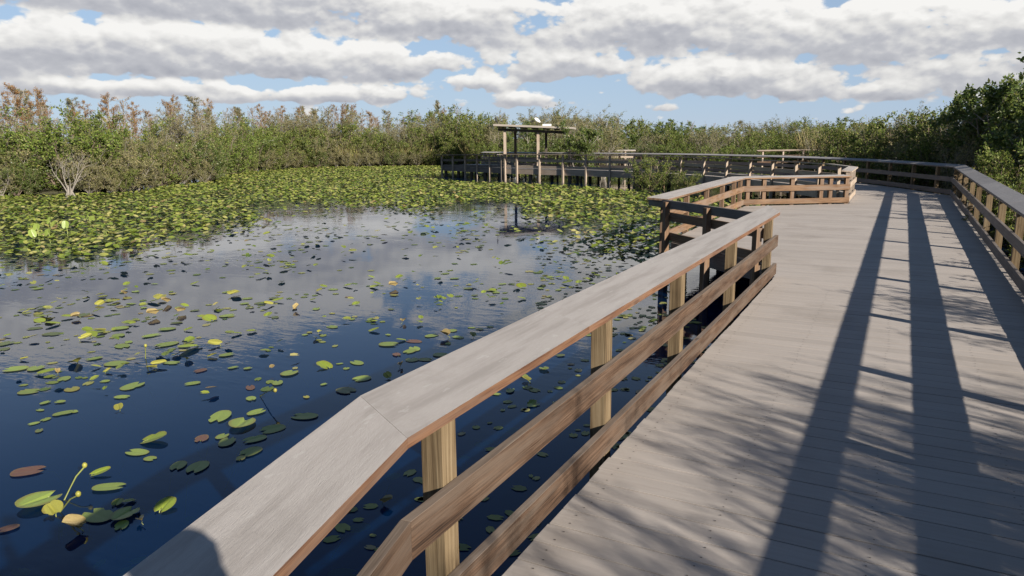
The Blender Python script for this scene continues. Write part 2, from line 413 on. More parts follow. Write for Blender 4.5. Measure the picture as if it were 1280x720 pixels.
NP = [(-1.15, 20.95), (-1.15, 23.7), (-2.0, 26.0), (-3.5, 28.4), (-5.2, 30.6), (-7.3, 32.8), (-9.7, 34.7), (-12.4, 36.35), (-16.6, 37.9), (-21.25, 39.0)]
tn = plen(NP); pd = [.06, 1.5, 2.7]; d = 4.2
while d < tn-.3: pd.append(d); d += 1.72
pd.append(tn-.1)
far_m = (M['grey_wood'], M['cap_top'], M['grey_wood'], M['grey_wood'], M['far_wood'])
railing('boardwalk_railing', NP, 1, 'pond side railing of the far curved walk running from the bay to the shelter', pd, (M['far_wood'], M['cap_top'], M['far_wood'], M['far_wood'], M['far_wood']), capw=.24, tilt=.02)

# far platform left of the shelter
PP = [(-21.35, 39.05), (-27.6, 41.7)]
railing('platform_railing', PP, 1, 'railing with sunlit wide cap round the far platform left of the shelter', [.1, 1.3, 2.6, 3.9, 5.3, 6.6], far_m, h=.80, capw=.5, zs=[0, -.10], tilt=.03)
PB = [(-20.4, 42.3), (-26.2, 44.6)]
railing('platform_railing', PB, -1, 'darker back railing of the far platform behind its sunlit one', [.2, 1.6, 3.0, 4.4, 6.0], far_m, h=.80)

# a second walk glimpsed in the scrub
DP = [far(944, 46.), far(1056, 47.2)]
railing('distant_railing', DP, 1, 'short brown railing of another walk glimpsed before the scrub, above the curve', [.4, 1.8, 3.2, 4.6, 5.6], (M['rail_wood'], M['far_wood'], M['rail_wood'], M['rail_wood'], M['far_wood']), h=.80, capw=.2)
DP2 = [far(752, 49.), far(794, 49.)]
railing('distant_railing', DP2, 1, 'thin pale railing fragment in the scrub just right of the shelter', [.3, 1.6], (M['far_wood'], M['cap_top'], M['far_wood'], M['far_wood'], M['far_wood']), h=.86, capw=.2)

# ------------------------------------------------------------------ deck
def deck_planks():
    mb = MB(); y = -6.0; sp = .16
    y0 = 2.46-sp*53
    bayx = [(10.55, -1.3), (12.2, -3.42), (18.95, -3.42), (20.6, -1.25)]
    k = 0; y = y0
    while y < 21.2:
        g = .004
        def xl(yy):
            if yy < 1.75: return -1.306+(1.75-yy)*.24
            if yy < 9.62: return -1.306
            if yy < 10.4: return -1.47
            if yy < 12.3: return -1.47-(yy-10.4)*1.04
            if yy < 19.0: return -3.44
            if yy < 20.6: return -3.44+(yy-19.0)*1.42
            return -1.13
        j = rnd.uniform(-.006, .006); zt = rnd.uniform(-.0012, .0012)
        a, b = y+g, y+sp-g
        B = [(xl(a)+j, a), (1.31, a), (1.31, b), (xl(b)+j, b)]
        mb.hexa([(p[0], p[1], -.035) for p in B], [(p[0], p[1], zt) for p in B], 0, 0, 0, u0=rnd.random()*30)
        y += sp
    # curved part: planks fan between the two railings
    Lp = [(-1.13, 21.1), (-1.13, 23.7)]+NP[2:]; Rp = [(1.31, 21.1), (1.31, 24.3)]+OP[2:]
    lt, rt = plen(Lp), plen(Rp); n = int((lt+rt)/2/.16)
    for i in range(n):
        g = .01
        q = []
        for t, P, T in (((i+g)/n, Lp, lt), ((i+g)/n, Rp, rt), ((i+1-g)/n, Rp, rt), ((i+1-g)/n, Lp, lt)):
            p, _ = along(P, min(t, .9999)*T); q.append(p)
        q[0] += (q[0]-q[1]).normalized()*.05; q[3] += (q[3]-q[2]).normalized()*.05
        mb.hexa([(p.x, p.y, -.035) for p in q], [(p.x, p.y, rnd.uniform(-.001, .001)) for p in q], 0, 0, 0, u0=rnd.random()*30)
    # far platform
    dv = (Vector(PP[1])-Vector(PP[0])).normalized(); nv = Vector((-dv.y, dv.x)); nv = nv if nv.y > 0 else -nv
    for i in range(46):
        a = Vector((-20.9, 38.95))+dv*(i*.16); b = a+dv*.155
        q = [b-nv*.06, a-nv*.06, a+nv*3.2, b+nv*3.2]
        mb.hexa([(p.x, p.y, -.035) for p in q[::-1]], [(p.x, p.y, .003) for p in q[::-1]], 0, 0, 0, u0=rnd.random()*30)
    return mb
deck = deck_planks().build('boardwalk', M['deck'], bevel=0.0012); tag(deck, 'grey plank boardwalk winding over the pond', None, None, 'structure')
# rim joists
def rim(path, side, name='rim_joist', o0=.0, o1=.04, z0=-.29, z1=-.037, mat='pile'):
    boards(path, side, o0, o1, z0, z1).build(name, M[mat], deck)
rim([(nb.x+.02, nb.y), (-1.28, 1.75), (-1.27, 10.3)], -1)
rim([(-1.45, 10.45), (-3.36, 12.2), (-3.36, 18.95), (-1.15, 20.5)], 1, mat='grey_wood')
rim([(1.28, -5), (1.28, 24.3)]+OP[2:], -1)
rim([(p[0]-.0, p[1]) for p in NP], 1, o0=.0, o1=.04, z0=-.34, mat='far_wood')
rim(PP, 1, z0=-.34, mat='grey_wood')
# cross beams and piles
def pile(x, y): mb = MB(); mb.upright(x, y, .16, .16, BED, -.30, rnd.random()*.3); mb.build('pile', M['pile'], deck)
for y in POSTY[1:]:
    mb = MB(); x0 = -3.3 if 12.0 < y < 19 else -1.24
    mb.hexa([(x0, y-.03, -.29), (1.22, y-.03, -.29), (1.22, y+.03, -.29), (x0, y+.03, -.29)], [(x0, y-.03, -.037), (1.22, y-.03, -.037), (1.22, y+.03, -.037), (x0, y+.03, -.037)])
    mb.build('cross_beam', M['pile'], deck)
for x, y in ((-2.9, 12.6), (-2.9, 15.5), (-2.9, 18.4), (-1.2, 10.8), (-1.2, 14.7), (-1.2, 18.3), (1.0, 12.85), (1.0, 16.7)): pile(x, y)
dd = 4.2; i = 0
while dd < tn:
    p, a = along(NP, dd); q, _ = along(OP, base+dd*.97)
    if p.x > -23: pile(p.x-.1*math.sin(a)*0, p.y+.18); pile(.4*p.x+.6*q.x, .4*p.y+.6*q.y)
    dd += 2.9
for k in range(5):
    p = Vector(PP[0]).lerp(Vector(PP[1]), .08+.22*k); pile(p.x, p.y+.25); pile(p.x+.4, p.y+1.9)
# screw heads near the viewer
mb = MB()
for i in range(46):
    y = 2.46+.16*(i-6)
    for x in (-1.21, -.62, 0.02, .63, 1.2):
        for e in (.04, .115):
            cx, cy = x+rnd.uniform(-.012, .012), y+e+rnd.uniform(-.008, .008); n = len(mb.v); r_ = .0045
            mb.v.extend([(cx+r_*math.cos(t*math.pi/3), cy+r_*math.sin(t*math.pi/3), .0022) for t in range(6)]); mb.face(tuple(range(n, n+6)))
so = mb.build('screw_heads', M['screw'], deck); so['kind'] = 'stuff'

# ------------------------------------------------------------------ shelter
def shelter():
    root = empty('open_shelter', (-21.3, 39.1, 0)); tag(root, 'open timber shelter with a flat weathered roof on posts at the far platform', 'shelter')
    O = Vector((-21.3, 39.1)); ex = (Vector((-16.3, 40.9))-O).normalized(); ey = Vector((-ex.y, ex.x))
    def W(a, b): p = ex*a+ey*b; return (p.x, p.y)
    ang = math.atan2(ex.y, ex.x)
    for a, b, zb in ((.05, -.12, BED), (2.05, -.05, BED), (3.9, 0, BED), (.35, 2.3, 0), (2.3, 2.3, 0), (3.9, 2.3, 0)):
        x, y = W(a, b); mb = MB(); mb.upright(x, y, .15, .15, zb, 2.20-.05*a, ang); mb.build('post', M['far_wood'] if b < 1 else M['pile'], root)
    for b in (-.1, 2.3):
        mb = MB(); q = [W(-.35, b-.05), W(4.1, b-.05), W(4.1, b+.05), W(-.35, b+.05)]
        mb.hexa([(p[0], p[1], 2.2-.05*(5*(i in (1, 2)))) for i, p in enumerate(q)], [(p[0], p[1], 2.36-.05*(5*(i in (1, 2)))) for i, p in enumerate(q)])
        mb.build('beam', M['pile'], root)
    mb = MB()
    for k in range(7):
        a = -.3+k*.68; z = 2.362-.05*a
        q = [W(a-.03, -.55), W(a+.03, -.55), W(a+.03, 2.75), W(a-.03, 2.75)]
        mb.hexa([(p[0], p[1], z) for p in q], [(p[0], p[1], z+.07) for p in q])
    mb.build('rafters', M['pile'], root)
    mb = MB(); q = [W(-.55, -.7), W(4.15, -.7), W(4.15, 2.9), W(-.55, 2.9)]; zz = [2.50, 2.26, 2.26, 2.50]
    mb.hexa([(p[0], p[1], z-.015) for p, z in zip(q, zz)], [(p[0], p[1], z+.095) for p, z in zip(q, zz)])
    mb.build('roof', M['roof'], root)
    return O, ex, ey
SO, SX, SY = shelter()
def sh(a, b, z): p = SO+SX*a+SY*b; return (p.x, p.y, z)
# bench under the roof, white box and two birds on top
mb = MB(); c = sh(2.55, .2, 2.40)
mb.upright(c[0], c[1], .46, .4, 2.44, 2.56, .2); o = mb.build('roof_box', M['white'], bevel=.02); tag(o, 'low white box lying on the shelter roof', 'box')
def bird(name, loc, ang, sc, body, head, label, upright=.9, neck=.22):
    root = empty(name, loc, ang); tag(root, label, 'bird')
    def ell(nm, chain, mat, sub=2):
        me = bpy.data.meshes.new(nm); bm = bmesh.new(); vs = []
        ly = None
        for p, r_ in chain: vs.append(bm.verts.new(Vector(p)*sc))
        for a, b in zip(vs, vs[1:]): bm.edges.new((a, b))
        bm.to_mesh(me); bm.free(); o = bpy.data.objects.new(nm, me); COL.objects.link(o); o.parent = root
        md = o.modifiers.new('skin', 'SKIN'); sv = me.skin_vertices[0].data
        for i, (p, r_) in enumerate(chain): sv[i].radius = (r_*sc, r_*sc)
        sv[0].use_root = True
        s2 = o.modifiers.new('sub', 'SUBSURF'); s2.levels = sub; s2.render_levels = sub; me.materials.append(mat)
        return o
    u = upright
    if u > .8:
        ell('body', [((-.40, 0, .12), .03), ((-.22, 0, .24), .09), ((0, 0, .45), .15), ((.08, 0, .66), .11), ((.1, 0, .84), .05)], body)
        ell('head', [((.1, 0, .90), .06), ((.18, 0, .95), .055), ((.34, 0, .93), .014)], head)
    else:
        ell('body', [((-.36, 0, .30), .05), ((-.18, 0, .42), .15), ((.02, 0, .56), .20), ((.16, 0, .62), .15), ((.22, 0, .55), .07)], body)
        ell('head', [((.22, 0, .50), .07), ((.30, 0, .45), .065), ((.40, 0, .36), .03), ((.50, 0, .24), .014)], head)
    for s in (-1, 1):
        mb = MB(); mb.tube([(0.02*sc, s*.06*sc, .42*sc), (.03*sc, s*.06*sc, .2*sc), (0, s*.06*sc, 0)], [.02*sc, .013*sc, .013*sc], 5, cap=True)
        mb.tube([(-.04*sc, s*.06*sc, .01*sc), (.1*sc, s*.07*sc, .008*sc)], [.012*sc, .008*sc], 4, cap=True)
        mb.build('leg', M['dark_feather'], root)
bird('perched_bird', sh(-.40, -.5, 2.585), 2.4, .52, M['dark_feather'], M['dark_feather'], 'small dark bird perched on the left corner of the shelter roof', 1.0, .1)
bird('wading_bird', sh(2.0, -.45, 2.47), math.pi+.35, .62, M['white_feather'], M['dark_feather'], 'white wading bird with dark head hunched on the shelter roof', .6, .0)

# ------------------------------------------------------------------ ground and water
SHORE = [(-400, 262), (-120, 252), (0, 246), (100, 243), (170, 241), (215, 232), (262, 228), (300, 216), (380, 210), (470, 208), (560, 206.5)]
shore_pts = [at(x, y, WATER) for x, y in SHORE]
def shore_depth(x):
    tab = [(sx, float(np.dot(FH, at(sx, sy, WATER)))) for sx, sy in SHORE]
    tab += [(640, 55.), (760, 54.), (900, 50.), (1000, 47.), (1060, 40.), (1120, 34.), (1190, 30.), (1300, 27.)]
    return lerp_table(tab, x)
def is_land(x, y):
    d = FH[0]*x+FH[1]*y; l = RH[0]*x+RH[1]*y
    if x > 3.0+max(0, .0): return True
    if d < 1: return l > 4
    px = 640+FPX*l/d
    return d > shore_depth(px)
def grid_mesh(name, xs, ys, zf, mat):
    nx, ny = len(xs), len(ys); v = [(x, y, zf(x, y)) for y in ys for x in xs]
    f = [(j*nx+i, j*nx+i+1, (j+1)*nx+i+1, (j+1)*nx+i) for j in range(ny-1) for i in range(nx-1)]
    me = bpy.data.meshes.new(name); me.from_pydata(v, [], f); me.materials.append(mat)
    me.polygons.foreach_set('use_smooth', [True]*len(f)); o = bpy.data.objects.new(name, me); COL.objects.link(o); return o
def axis(a, b, step, big): return [-big, -big/3, -big/9]+list(np.arange(a, b+.1, step))+[big/9, big/3, big]
gm, nt, b = material('swamp_ground')
pos = nt.new('ShaderNodeNewGeometry').outputs['Position']
sep = nt.new('ShaderNodeSeparateXYZ'); nt.put(sep.inputs[0], pos)
n1 = nt.noise(pos, 1.3, 6, .65); n2 = nt.noise(pos, .25, 3)
land = nt.ramp(n1, [(.3, (.035, .03, .018)), (.5, (.075, .07, .03)), (.7, (.12, .12, .045))])
bed = nt.ramp(n2, [(.3, (.004, .03, .095)), (.7, (.007, .048, .13))])
nt.put(b.inputs['Base Color'], nt.mix(nt.mapr(sep.outputs[2], -1.4, -.8, 0, 1, True), bed, land)); b.inputs['Roughness'].default_value = .95
def gz(x, y):
    s = sum(is_land(x+dx, y+dy) for dx in (-1.6, 0, 1.6) for dy in (-1.6, 0, 1.6))/9
    return BED+(1.75-.6+.08*math.sin(x*1.7)*math.cos(y*1.3))*s
ground = grid_mesh('ground', axis(-78, 40, 1.6, 2600), axis(-24, 100, 1.6, 2600), gz, gm); tag(ground, None, None, None, 'structure')

wm, nt, b = material('pond_water')
tc = nt.new('ShaderNodeNewGeometry').outputs['Position']
w1 = nt.noise(nt.vscale(tc, (1.0, 2.6, 1)), 2.4, 3, .55); w2 = nt.noise(nt.vscale(tc, (1.0, 1.9, 1)), 11., 2, .5)
patch = nt.mapr(nt.noise(tc, .33, 2), .40, .66, .12, 1., True)
hgt = nt.math('MULTIPLY', nt.math('ADD', w1, nt.math('MULTIPLY', w2, .22)), patch)
bn = bump(nt, hgt, .11, .035)
gl = nt.new('ShaderNodeBsdfGlossy'); gl.inputs['Roughness'].default_value = .025; nt.put(gl.inputs['Normal'], bn); gl.inputs['Color'].default_value = (1, 1, 1, 1)
trn = nt.new('ShaderNodeBsdfTransparent'); trn.inputs['Color'].default_value = (.28, .48, .66, 1)
df = nt.new('ShaderNodeBsdfDiffuse'); df.inputs['Color'].default_value = (.0015, .046, .175, 1)
mx0 = nt.new('ShaderNodeMixShader'); mx0.inputs[0].default_value = .16
nt.l.new(trn.outputs[0], mx0.inputs[1]); nt.l.new(df.outputs[0], mx0.inputs[2])
fr = nt.new('ShaderNodeFresnel'); fr.inputs['IOR'].default_value = 1.35; nt.put(fr.inputs['Normal'], bn)
mx = nt.new('ShaderNodeMixShader'); nt.put(mx.inputs[0], fr.outputs[0])
nt.l.new(mx0.outputs[0], mx.inputs[1]); nt.l.new(gl.outputs[0], mx.inputs[2]); nt.l.new(mx.outputs[0], nt.n['Material Output'].inputs['Surface'])
nt.n.remove(b)
water = grid_mesh('water', [-300, -80, -40, 0, 40, 200], [-200, -40, 0, 40, 90, 300], lambda x, y: WATER, wm); tag(water, None, None, None, 'structure')

# ------------------------------------------------------------------ trees
def leafquad(mb, p, a, nrm, L, W):
    b_ = a.cross(nrm); 
    if b_.length < 1e-4: b_ = a.orthogonal()
    b_.normalize(); n = len(mb.v); mid = p+a*(L*.45)
    mb.v.extend([tuple(p), tuple(mid+b_*(W/2)), tuple(p+a*L), tuple(mid-b_*(W/2))]); mb.face((n, n+1, n+2, n+3))
def rv(g): 
    while True:
        v = Vector((g.uniform(-1, 1), g.uniform(-1, 1), g.uniform(-1, 1)))
        if .05 < v.length < 1: return v.normalized()
def grow(g, wb, lb, p, d, L, r, lvl, S):
    mx_ = S['levels']; n = 4 if lvl < mx_ else 3
    pts = [p.copy()]; rad = [r]; q = p.copy(); dirs = [d.copy()]
    for i in range(n):
        d = (d+rv(g)*S['jit'][lvl]+Vector((0, 0, S['up'][lvl]))).normalized()
        q = q+d*(L/n); pts.append(q.copy()); rad.append(max(r*(1-(i+1)/n*.75), .0035)); dirs.append(d.copy())
    wb.tube(pts, rad, S['sides'][lvl])
    def pos(t):
        k = min(int(t*n), n-1); f = t*n-k; return pts[k].lerp(pts[k+1], f), dirs[k+1]
    if lvl < mx_:
        c = S['kids'][lvl]
        for i in range(c):
            t = S['from'][lvl]+(1-S['from'][lvl])*((i+g.random())/c)
            a, dd_ = pos(t); ax = rv(g); side = (ax-dd_*ax.dot(dd_)).normalized()
            ang = S['ang'][lvl]*g.uniform(.7, 1.25)
            nd = (dd_*math.cos(ang)+side*math.sin(ang)).normalized()
            l2 = L*S['ratio'][lvl]*g.uniform(.65, 1.2)*(1-S['taper'][lvl]*t)
            grow(g, wb, lb, a, nd, l2, max(r*S['rr'][lvl]*(1-.5*t), .004), lvl+1, S)
    nl = S['leaves'][lvl]
    if nl:
        k = nl if nl >= 1 else (1 if g.random() < nl else 0)
        k = int(k*g.uniform(.4, 1.6)+.5)
        for _ in range(k):
            a, dd_ = pos(g.uniform(.15, 1.)); a = a+rv(g)*g.random()*S['scat']
            la = (dd_*.4+rv(g)+Vector((0, 0, S['droop']))).normalized(); nn = (rv(g)+Vector((0, 0, .55))).normalized()
            s_ = g.uniform(.7, 1.3); leafquad(lb, a, la, nn, S['leaf'][0]*s_, S['leaf'][1]*s_)
KINDS = {
 'cypress': dict(stems=1, h=5.0, r=.075, spread=.05, levels=2, jit=(.04, .16, .3), up=(.05, .12, .08), sides=(6, 4, 3), kids=(46, 6), **{'from': (.16, .1)}, ang=(1.15, .75), ratio=(.27, .42), taper=(.72, .3), rr=(.28, .5), leaves=(0, 4, 15), scat=.10, droop=-.05, leaf=(.085, .026)),
 'bare': dict(stems=1, h=5.0, r=.07, spread=.05, levels=2, jit=(.06, .2, .35), up=(.05, .16, .1), sides=(6, 4, 3), kids=(44, 8), **{'from': (.2, .1)}, ang=(1.0, .7), ratio=(.27, .45), taper=(.66, .3), rr=(.3, .5), leaves=(0, 2, 5), scat=.07, droop=0, leaf=(.06, .022)),
 'willow': dict(stems=8, h=3.6, r=.045, spread=.5, levels=2, jit=(.16, .25, .3), up=(.10, .06, .04), sides=(5, 4, 3), kids=(15, 7), **{'from': (.06, .1)}, ang=(.8, .75), ratio=(.38, .5), taper=(.35, .2), rr=(.4, .5), leaves=(2, 6, 14), scat=.12, droop=-.15, leaf=(.10, .036)),
 'shrub': dict(stems=9, h=2.6, r=.04, spread=.75, levels=2, jit=(.2, .28, .3), up=(.05, .06, .05), sides=(5, 4, 3), kids=(12, 6), **{'from': (.04, .1)}, ang=(.85, .75), ratio=(.42, .5), taper=(.3, .2), rr=(.4, .5), leaves=(3, 6, 12), scat=.13, droop=-.1, leaf=(.10, .05)),
 'apple': dict(stems=3, h=3.2, r=.07, spread=.45, levels=3, jit=(.14, .25, .28, .3), up=(.10, .08, .06, .05), sides=(6, 5, 4, 3), kids=(8, 5, 4), **{'from': (.22, .2, .15)}, ang=(.85, .75, .7), ratio=(.55, .55, .5), taper=(.4, .25, .2), rr=(.5, .5, .5), leaves=(0, 0, 4, 15), scat=.12, droop=-.05, leaf=(.13, .062)),
 'twiggy': dict(stems=7, h=3.4, r=.045, spread=.42, levels=2, jit=(.18, .28, .35), up=(.10, .06, .05), sides=(5, 4, 3), kids=(14, 8), **{'from': (.12, .1)}, ang=(.75, .7), ratio=(.36, .5), taper=(.35, .2), rr=(.4, .5), leaves=(0, 3, 7), scat=.12, droop=-.1, leaf=(.09, .034)),
}
PROTO = {}
def proto(key, kind, seed, bark, foliage, **over):
    """one tree mesh pair; the first use takes the prototype itself, later uses are copies"""
    g = random.Random(seed); S = dict(KINDS[kind]); S.update(over)
    wb, lb = MB(), MB()
    for i in range(S['stems']):
        a = 2*math.pi*(i+g.random()*.6)/S['stems']; o = S['spread']
        d = Vector((math.cos(a)*o*g.uniform(.3, 1.2), math.sin(a)*o*g.uniform(.3, 1.2), 1)).normalized()
        grow(g, wb, lb, Vector((math.cos(a)*.12*(S['stems'] > 1), math.sin(a)*.12*(S['stems'] > 1), -.15)), d, S['h']*g.uniform(.85, 1.1), S['r'], 0, S)
    zs = sorted(v[2] for v in (lb.v if len(lb.v) > 400 else wb.v)); top = zs[int(len(zs)*.995)]
    root = empty('tree'); 
    wb.build('trunk', M[bark], root, smooth=True)
    if lb.v: lb.build('crown', M[foliage], root)
    PROTO.setdefault(key, []).append([root, top, False]); return root
for s in range(3): proto('cypress', 'cypress', 10+s, 'bark', 'lf_cypress')
for s in range(3): proto('rust', 'cypress', 20+s, 'bark', 'lf_rust')
for s in range(3): proto('bare', 'bare', 30+s, 'bark', 'lf_rust')
for s in range(3): proto('willow', 'willow', 40+s, 'bark', 'lf_willow')
for s in range(3): proto('green', 'shrub', 50+s, 'brown_bark', 'lf_green')
for s in range(3): proto('lowolive', 'shrub', 90+s, 'bark', 'lf_willow')
for s in range(2): proto('bright', 'shrub', 60+s, 'brown_bark', 'lf_bright')
for s in range(2): proto('darkshrub', 'shrub', 65+s, 'brown_bark', 'lf_dark')
for s in range(3): proto('apple', 'apple', 70+s, 'bark', 'lf_dark')
for s in range(3): proto('twiggy', 'twiggy', 80+s, 'bark', 'lf_willow')
TREES = []
def plant(key, x, y, h, label, cat, group, name=None, z=-.66, rz=None, g=rnd, widen=1.):
    k = g.randrange(len(PROTO[key])); e = PROTO[key][k]; s = (h)/e[1]
    rz = g.random()*6.28 if rz is None else rz
    if not e[2]:
        o = e[0]; e[2] = True; o.location = (x, y, z); o.rotation_euler = (0, 0, rz); o.scale = (s*widen, s*widen, s); tag(o, label, cat, group)
    else:
        o = copy_tree(e[0], (x, y, z), rz, (s*widen, s*widen, s), label, cat, group)
    o.name = name or cat.replace(' ', '_'); TREES.append(o); return o
TOP = [(-300, 100), (0, 109), (40, 104), (60, 106), (100, 112), (150, 118), (200, 126), (240, 118), (290, 124), (330, 130), (400, 127), (430, 122), (470, 138), (530, 136), (560, 131), (600, 136), (640, 142), (720, 136), (760, 145), (800, 148), (850, 151), (900, 149), (960, 151), (1010, 149), (1060, 150), (1100, 148), (1130, 142), (1165, 141), (1185, 133), (1205, 122), (1230, 105), (1250, 94), (1290, 96), (1400, 90)]
def need_h(x, d, frac=1.): return ((horizon(x)-lerp_table(TOP, x))*frac/FPX*d*1.0+CAM_H+.66)
LBL = {
 'cypress': ('slender cypress with thin olive foliage in the {0}', 'cypress'),
 'rust': ('slender cypress with rusty brown foliage in the {0}', 'cypress'),
 'bare': ('nearly leafless grey twigged cypress in the {0}', 'bare tree'),
 'willow': ('bushy grey olive willow in the {0}', 'willow'),
 'green': ('rounded mid green shrub in the {0}', 'shrub'),
 'lowolive': ('low grey olive shrub in the {0}', 'shrub'),
 'bright': ('bright yellow green shrub in the {0}', 'shrub'),
 'darkshrub': ('dark leaved rounded shrub in the {0}', 'shrub'),
 'apple': ('broad dark green pond apple tree in the {0}', 'pond apple'),
 'twiggy': ('half bare grey twiggy bush in the {0}', 'bush'),
}
NAMES = {'lowolive': 'shrub', 'cypress': 'cypress_tree', 'rust': 'cypress_tree', 'bare': 'bare_tree', 'willow': 'willow_bush', 'green': 'shrub', 'bright': 'shrub', 'darkshrub': 'shrub', 'apple': 'pond_apple_tree', 'twiggy': 'twiggy_bush'}
def put(key, x, d, h, where, **kw):
    p = far(x, d); lab, cat = LBL[key]
    return plant(key, p[0], p[1], h, lab.format(where), cat, '%s of the %s' % (cat+'s' if not cat.endswith('s') else cat, where), NAMES[key], **kw)
gt = random.Random(99)
def row(x0, x1, dd_, frac, step, keys, where, jx=.35, jd=1.2):
    x = x0
    while x < x1:
        if dd_ < 2 and (abs(x-88) < 26 or abs(x-300) < 16): x += 6; continue
        d = shore_depth(x)+dd_+gt.uniform(-jd, jd)
        keysel = gt.choice(keys)
        if x < 190 and dd_ > 8 and gt.random() < .6: keysel = 'rust'
        put(keysel, x+gt.uniform(-jx, jx)*step/d*FPX, d, need_h(x, d, 1.)*frac*gt.uniform(.87, 1.05), where, g=gt, widen=gt.uniform(.95, 1.2))
        x += step/d*FPX
LB = 'left bank'
row(-190, 560, 15., .93, 1.2, ['cypress', 'rust', 'bare', 'rust', 'bare'], 'back row of the left bank')
row(-190, 560, 10., .89, 1.5, ['cypress', 'bare', 'rust', 'bare', 'bare'], 'third row of the left bank')
row(-170, 560, 6., .80, 1.6, ['willow', 'twiggy', 'green', 'twiggy', 'bare'], 'middle row of the left bank')
row(-160, 560, 2.8, .62, 1.5, ['willow', 'twiggy', 'green', 'willow', 'bright'], 'front row of the left bank', jd=.8)
row(-160, 556, 1.3, .46, 1.3, ['green', 'lowolive', 'lowolive', 'darkshrub', 'lowolive'], 'low thicket at the foot of the left bank', jd=.5)
row(-160, 556, .1, .27, 1.0, ['lowolive', 'green', 'lowolive', 'darkshrub', 'lowolive'], 'low fringe at the water on the left bank', jd=.5)
row(560, 1200, 15., 1.0, 2.2, ['cypress', 'green', 'willow', 'bare', 'apple'], 'back row behind the far walk')
row(560, 1200, 9., .94, 2.0, ['green', 'willow', 'apple', 'willow', 'green'], 'middle row behind the far walk')
row(560, 1200, 4.5, .80, 1.9, ['willow', 'green', 'twiggy', 'apple', 'green'], 'front row behind the far walk')
row(560, 1060, 1.5, .55, 1.7, ['green', 'darkshrub', 'twiggy', 'bright'], 'low fringe behind the far walk', jd=.5)
# special ones along the left bank
put('darkshrub', 264, shore_depth(262)+.2, 2.5, 'front at the water, right of the dead tree', g=gt)
put('bright', 350, shore_depth(350)+1.5, 3.0, 'front row left of the far platform', g=gt)
put('bright', 470, shore_depth(470)+2.0, 2.9, 'scrub just left of the platform end', g=gt)
# right side: scrub and pond apples beside the walk
for (x, d, fr, key) in ((1085, 33, 1., 'twiggy'), (1115, 32, 1.02, 'green'), (1145, 31, 1.04, 'twiggy'), (1172, 30, 1.0, 'green'), (1105, 29.5, .72, 'green'), (1140, 28, .75, 'lowolive'), (1170, 27, .78, 'green'),
                       (1200, 27, .95, 'twiggy'), (1080, 36, .95, 'green'), (1212, 26, 1.0, 'apple'), (1232, 25, 1.0, 'apple'), (1252, 24, 1.0, 'apple'), (1244, 27, .98, 'apple'), (1272, 23, 1.0, 'apple'), (1060, 38, .9, 'green'), (1192, 24.5, .66, 'twiggy')):
    put(key, x, d, need_h(x, d)*fr, 'thicket right of the bend in the walk', g=gt)
for (x, y, h, key) in ((3.6, 25.0, 4.0, 'apple'), (4.9, 27.0, 4.6, 'apple'),  (6.2, 24.2, 4.6, 'apple'), (5.4, 31.0, 5.2, 'apple'), (8.2, 27.5, 5.4, 'apple'), (10.2, 23.5, 5.2, 'apple'), (7.8, 20.8, 3.9, 'apple'), (9.8, 18.2, 4.6, 'apple'), (7.0, 34.5, 5.6, 'apple'),
                       (5.6, 20.2, 3.0, 'apple'), (4.2, 21.8, 2.4, 'darkshrub'), (2.6, 23.2, 2.0, 'green'), (3.6, 18.9, 2.0, 'darkshrub'), (5.4, 16.4, 2.8, 'apple'), (3.9, 15.2, 2.1, 'apple'), (2.5, 20.2, 1.5, 'green'), (2.4, 17.2, 1.4, 'green'),
                       (3.6, 12.4, 1.9, 'apple'), (2.4, 14.3, 1.3, 'green'), (5.0, 12.6, 2.4, 'apple'), (2.5, 11.4, 1.3, 'green'), (2.9, 9.4, 1.5, 'darkshrub'), (2.3, 7.9, 1.1, 'green')):
    lab = {'apple': 'tall dark leaved pond apple beside the right railing', 'darkshrub': 'dark shrub crowding against the right railing', 'green': 'small green shrub below the right railing'}[key]
    plant(key, x, y, h, lab, LBL[key][1], 'bushes beside the right railing', NAMES[key], g=gt)
# shrubs growing through in front of the far walk
p = at(845, 238, WATER); 
plant('green', -10.6, 33.9, 1.65, 'leafy green bush growing in front of the far walk', 'bush', None, 'leafy_bush', g=gt, z=-.8)
plant('green', -8.2, 31.2, 1.1, 'low green bush at the water below the far walk', 'bush', None, 'leafy_bush', g=gt, z=-.8)
plant('apple', *(sh(4.6, -1.2, 0)[:2]), 3.3, 'leafy tree half hiding the right end of the shelter', 'tree', None, 'leafy_tree', g=gt, z=-.7)
plant('willow', *(sh(5.9, 1.2, 0)[:2]), 3.4, 'grey green willow rising behind the right end of the shelter', 'willow', None, 'willow_bush', g=gt, z=-.7)
# upright half bare bushes behind the viewer whose twigs shade the deck
for s, (x, y, h) in enumerate(((4.1, .6, 3.1), (5.3, -.9, 3.6), (6.6, .9, 4.0), (4.4, 2.2, 3.0), (7.5, -2.0, 4.4), (3.5, -1.0, 2.6), (5.6, 2.0, 3.7), (3.7, 1.5, 2.7), (6.4, 2.9, 3.8), (4.9, .9, 3.6), (5.8, -.4, 4.3), (3.9, 2.7, 2.9), (5.0, 3.0, 3.3), (4.5, -.4, 3.3), (3.4, .5, 2.5), (6.1, 1.4, 4.0), (5.2, 1.6, 3.7))):
    proto('stalk', 'bare', 300+s, 'bark', 'lf_willow', stems=17, h=3.4, r=.020, spread=.22, jit=(.05, .10, .18), up=(.14, .3, .25), kids=(10, 5), ang=(.26, .32), ratio=(.36, .55), leaves=(0, .5, 1.5), leaf=(.16, .013), droop=.35)
    e = PROTO['stalk'][-1]; o = e[0]; e[2] = True; k = h/e[1]; o.location = (x, y, -.6); o.scale = (k, k, k); o.name = 'upright_bush'
    tag(o, 'upright half bare bush beside the near end of the right railing', 'bush', 'upright bushes by the near right railing')
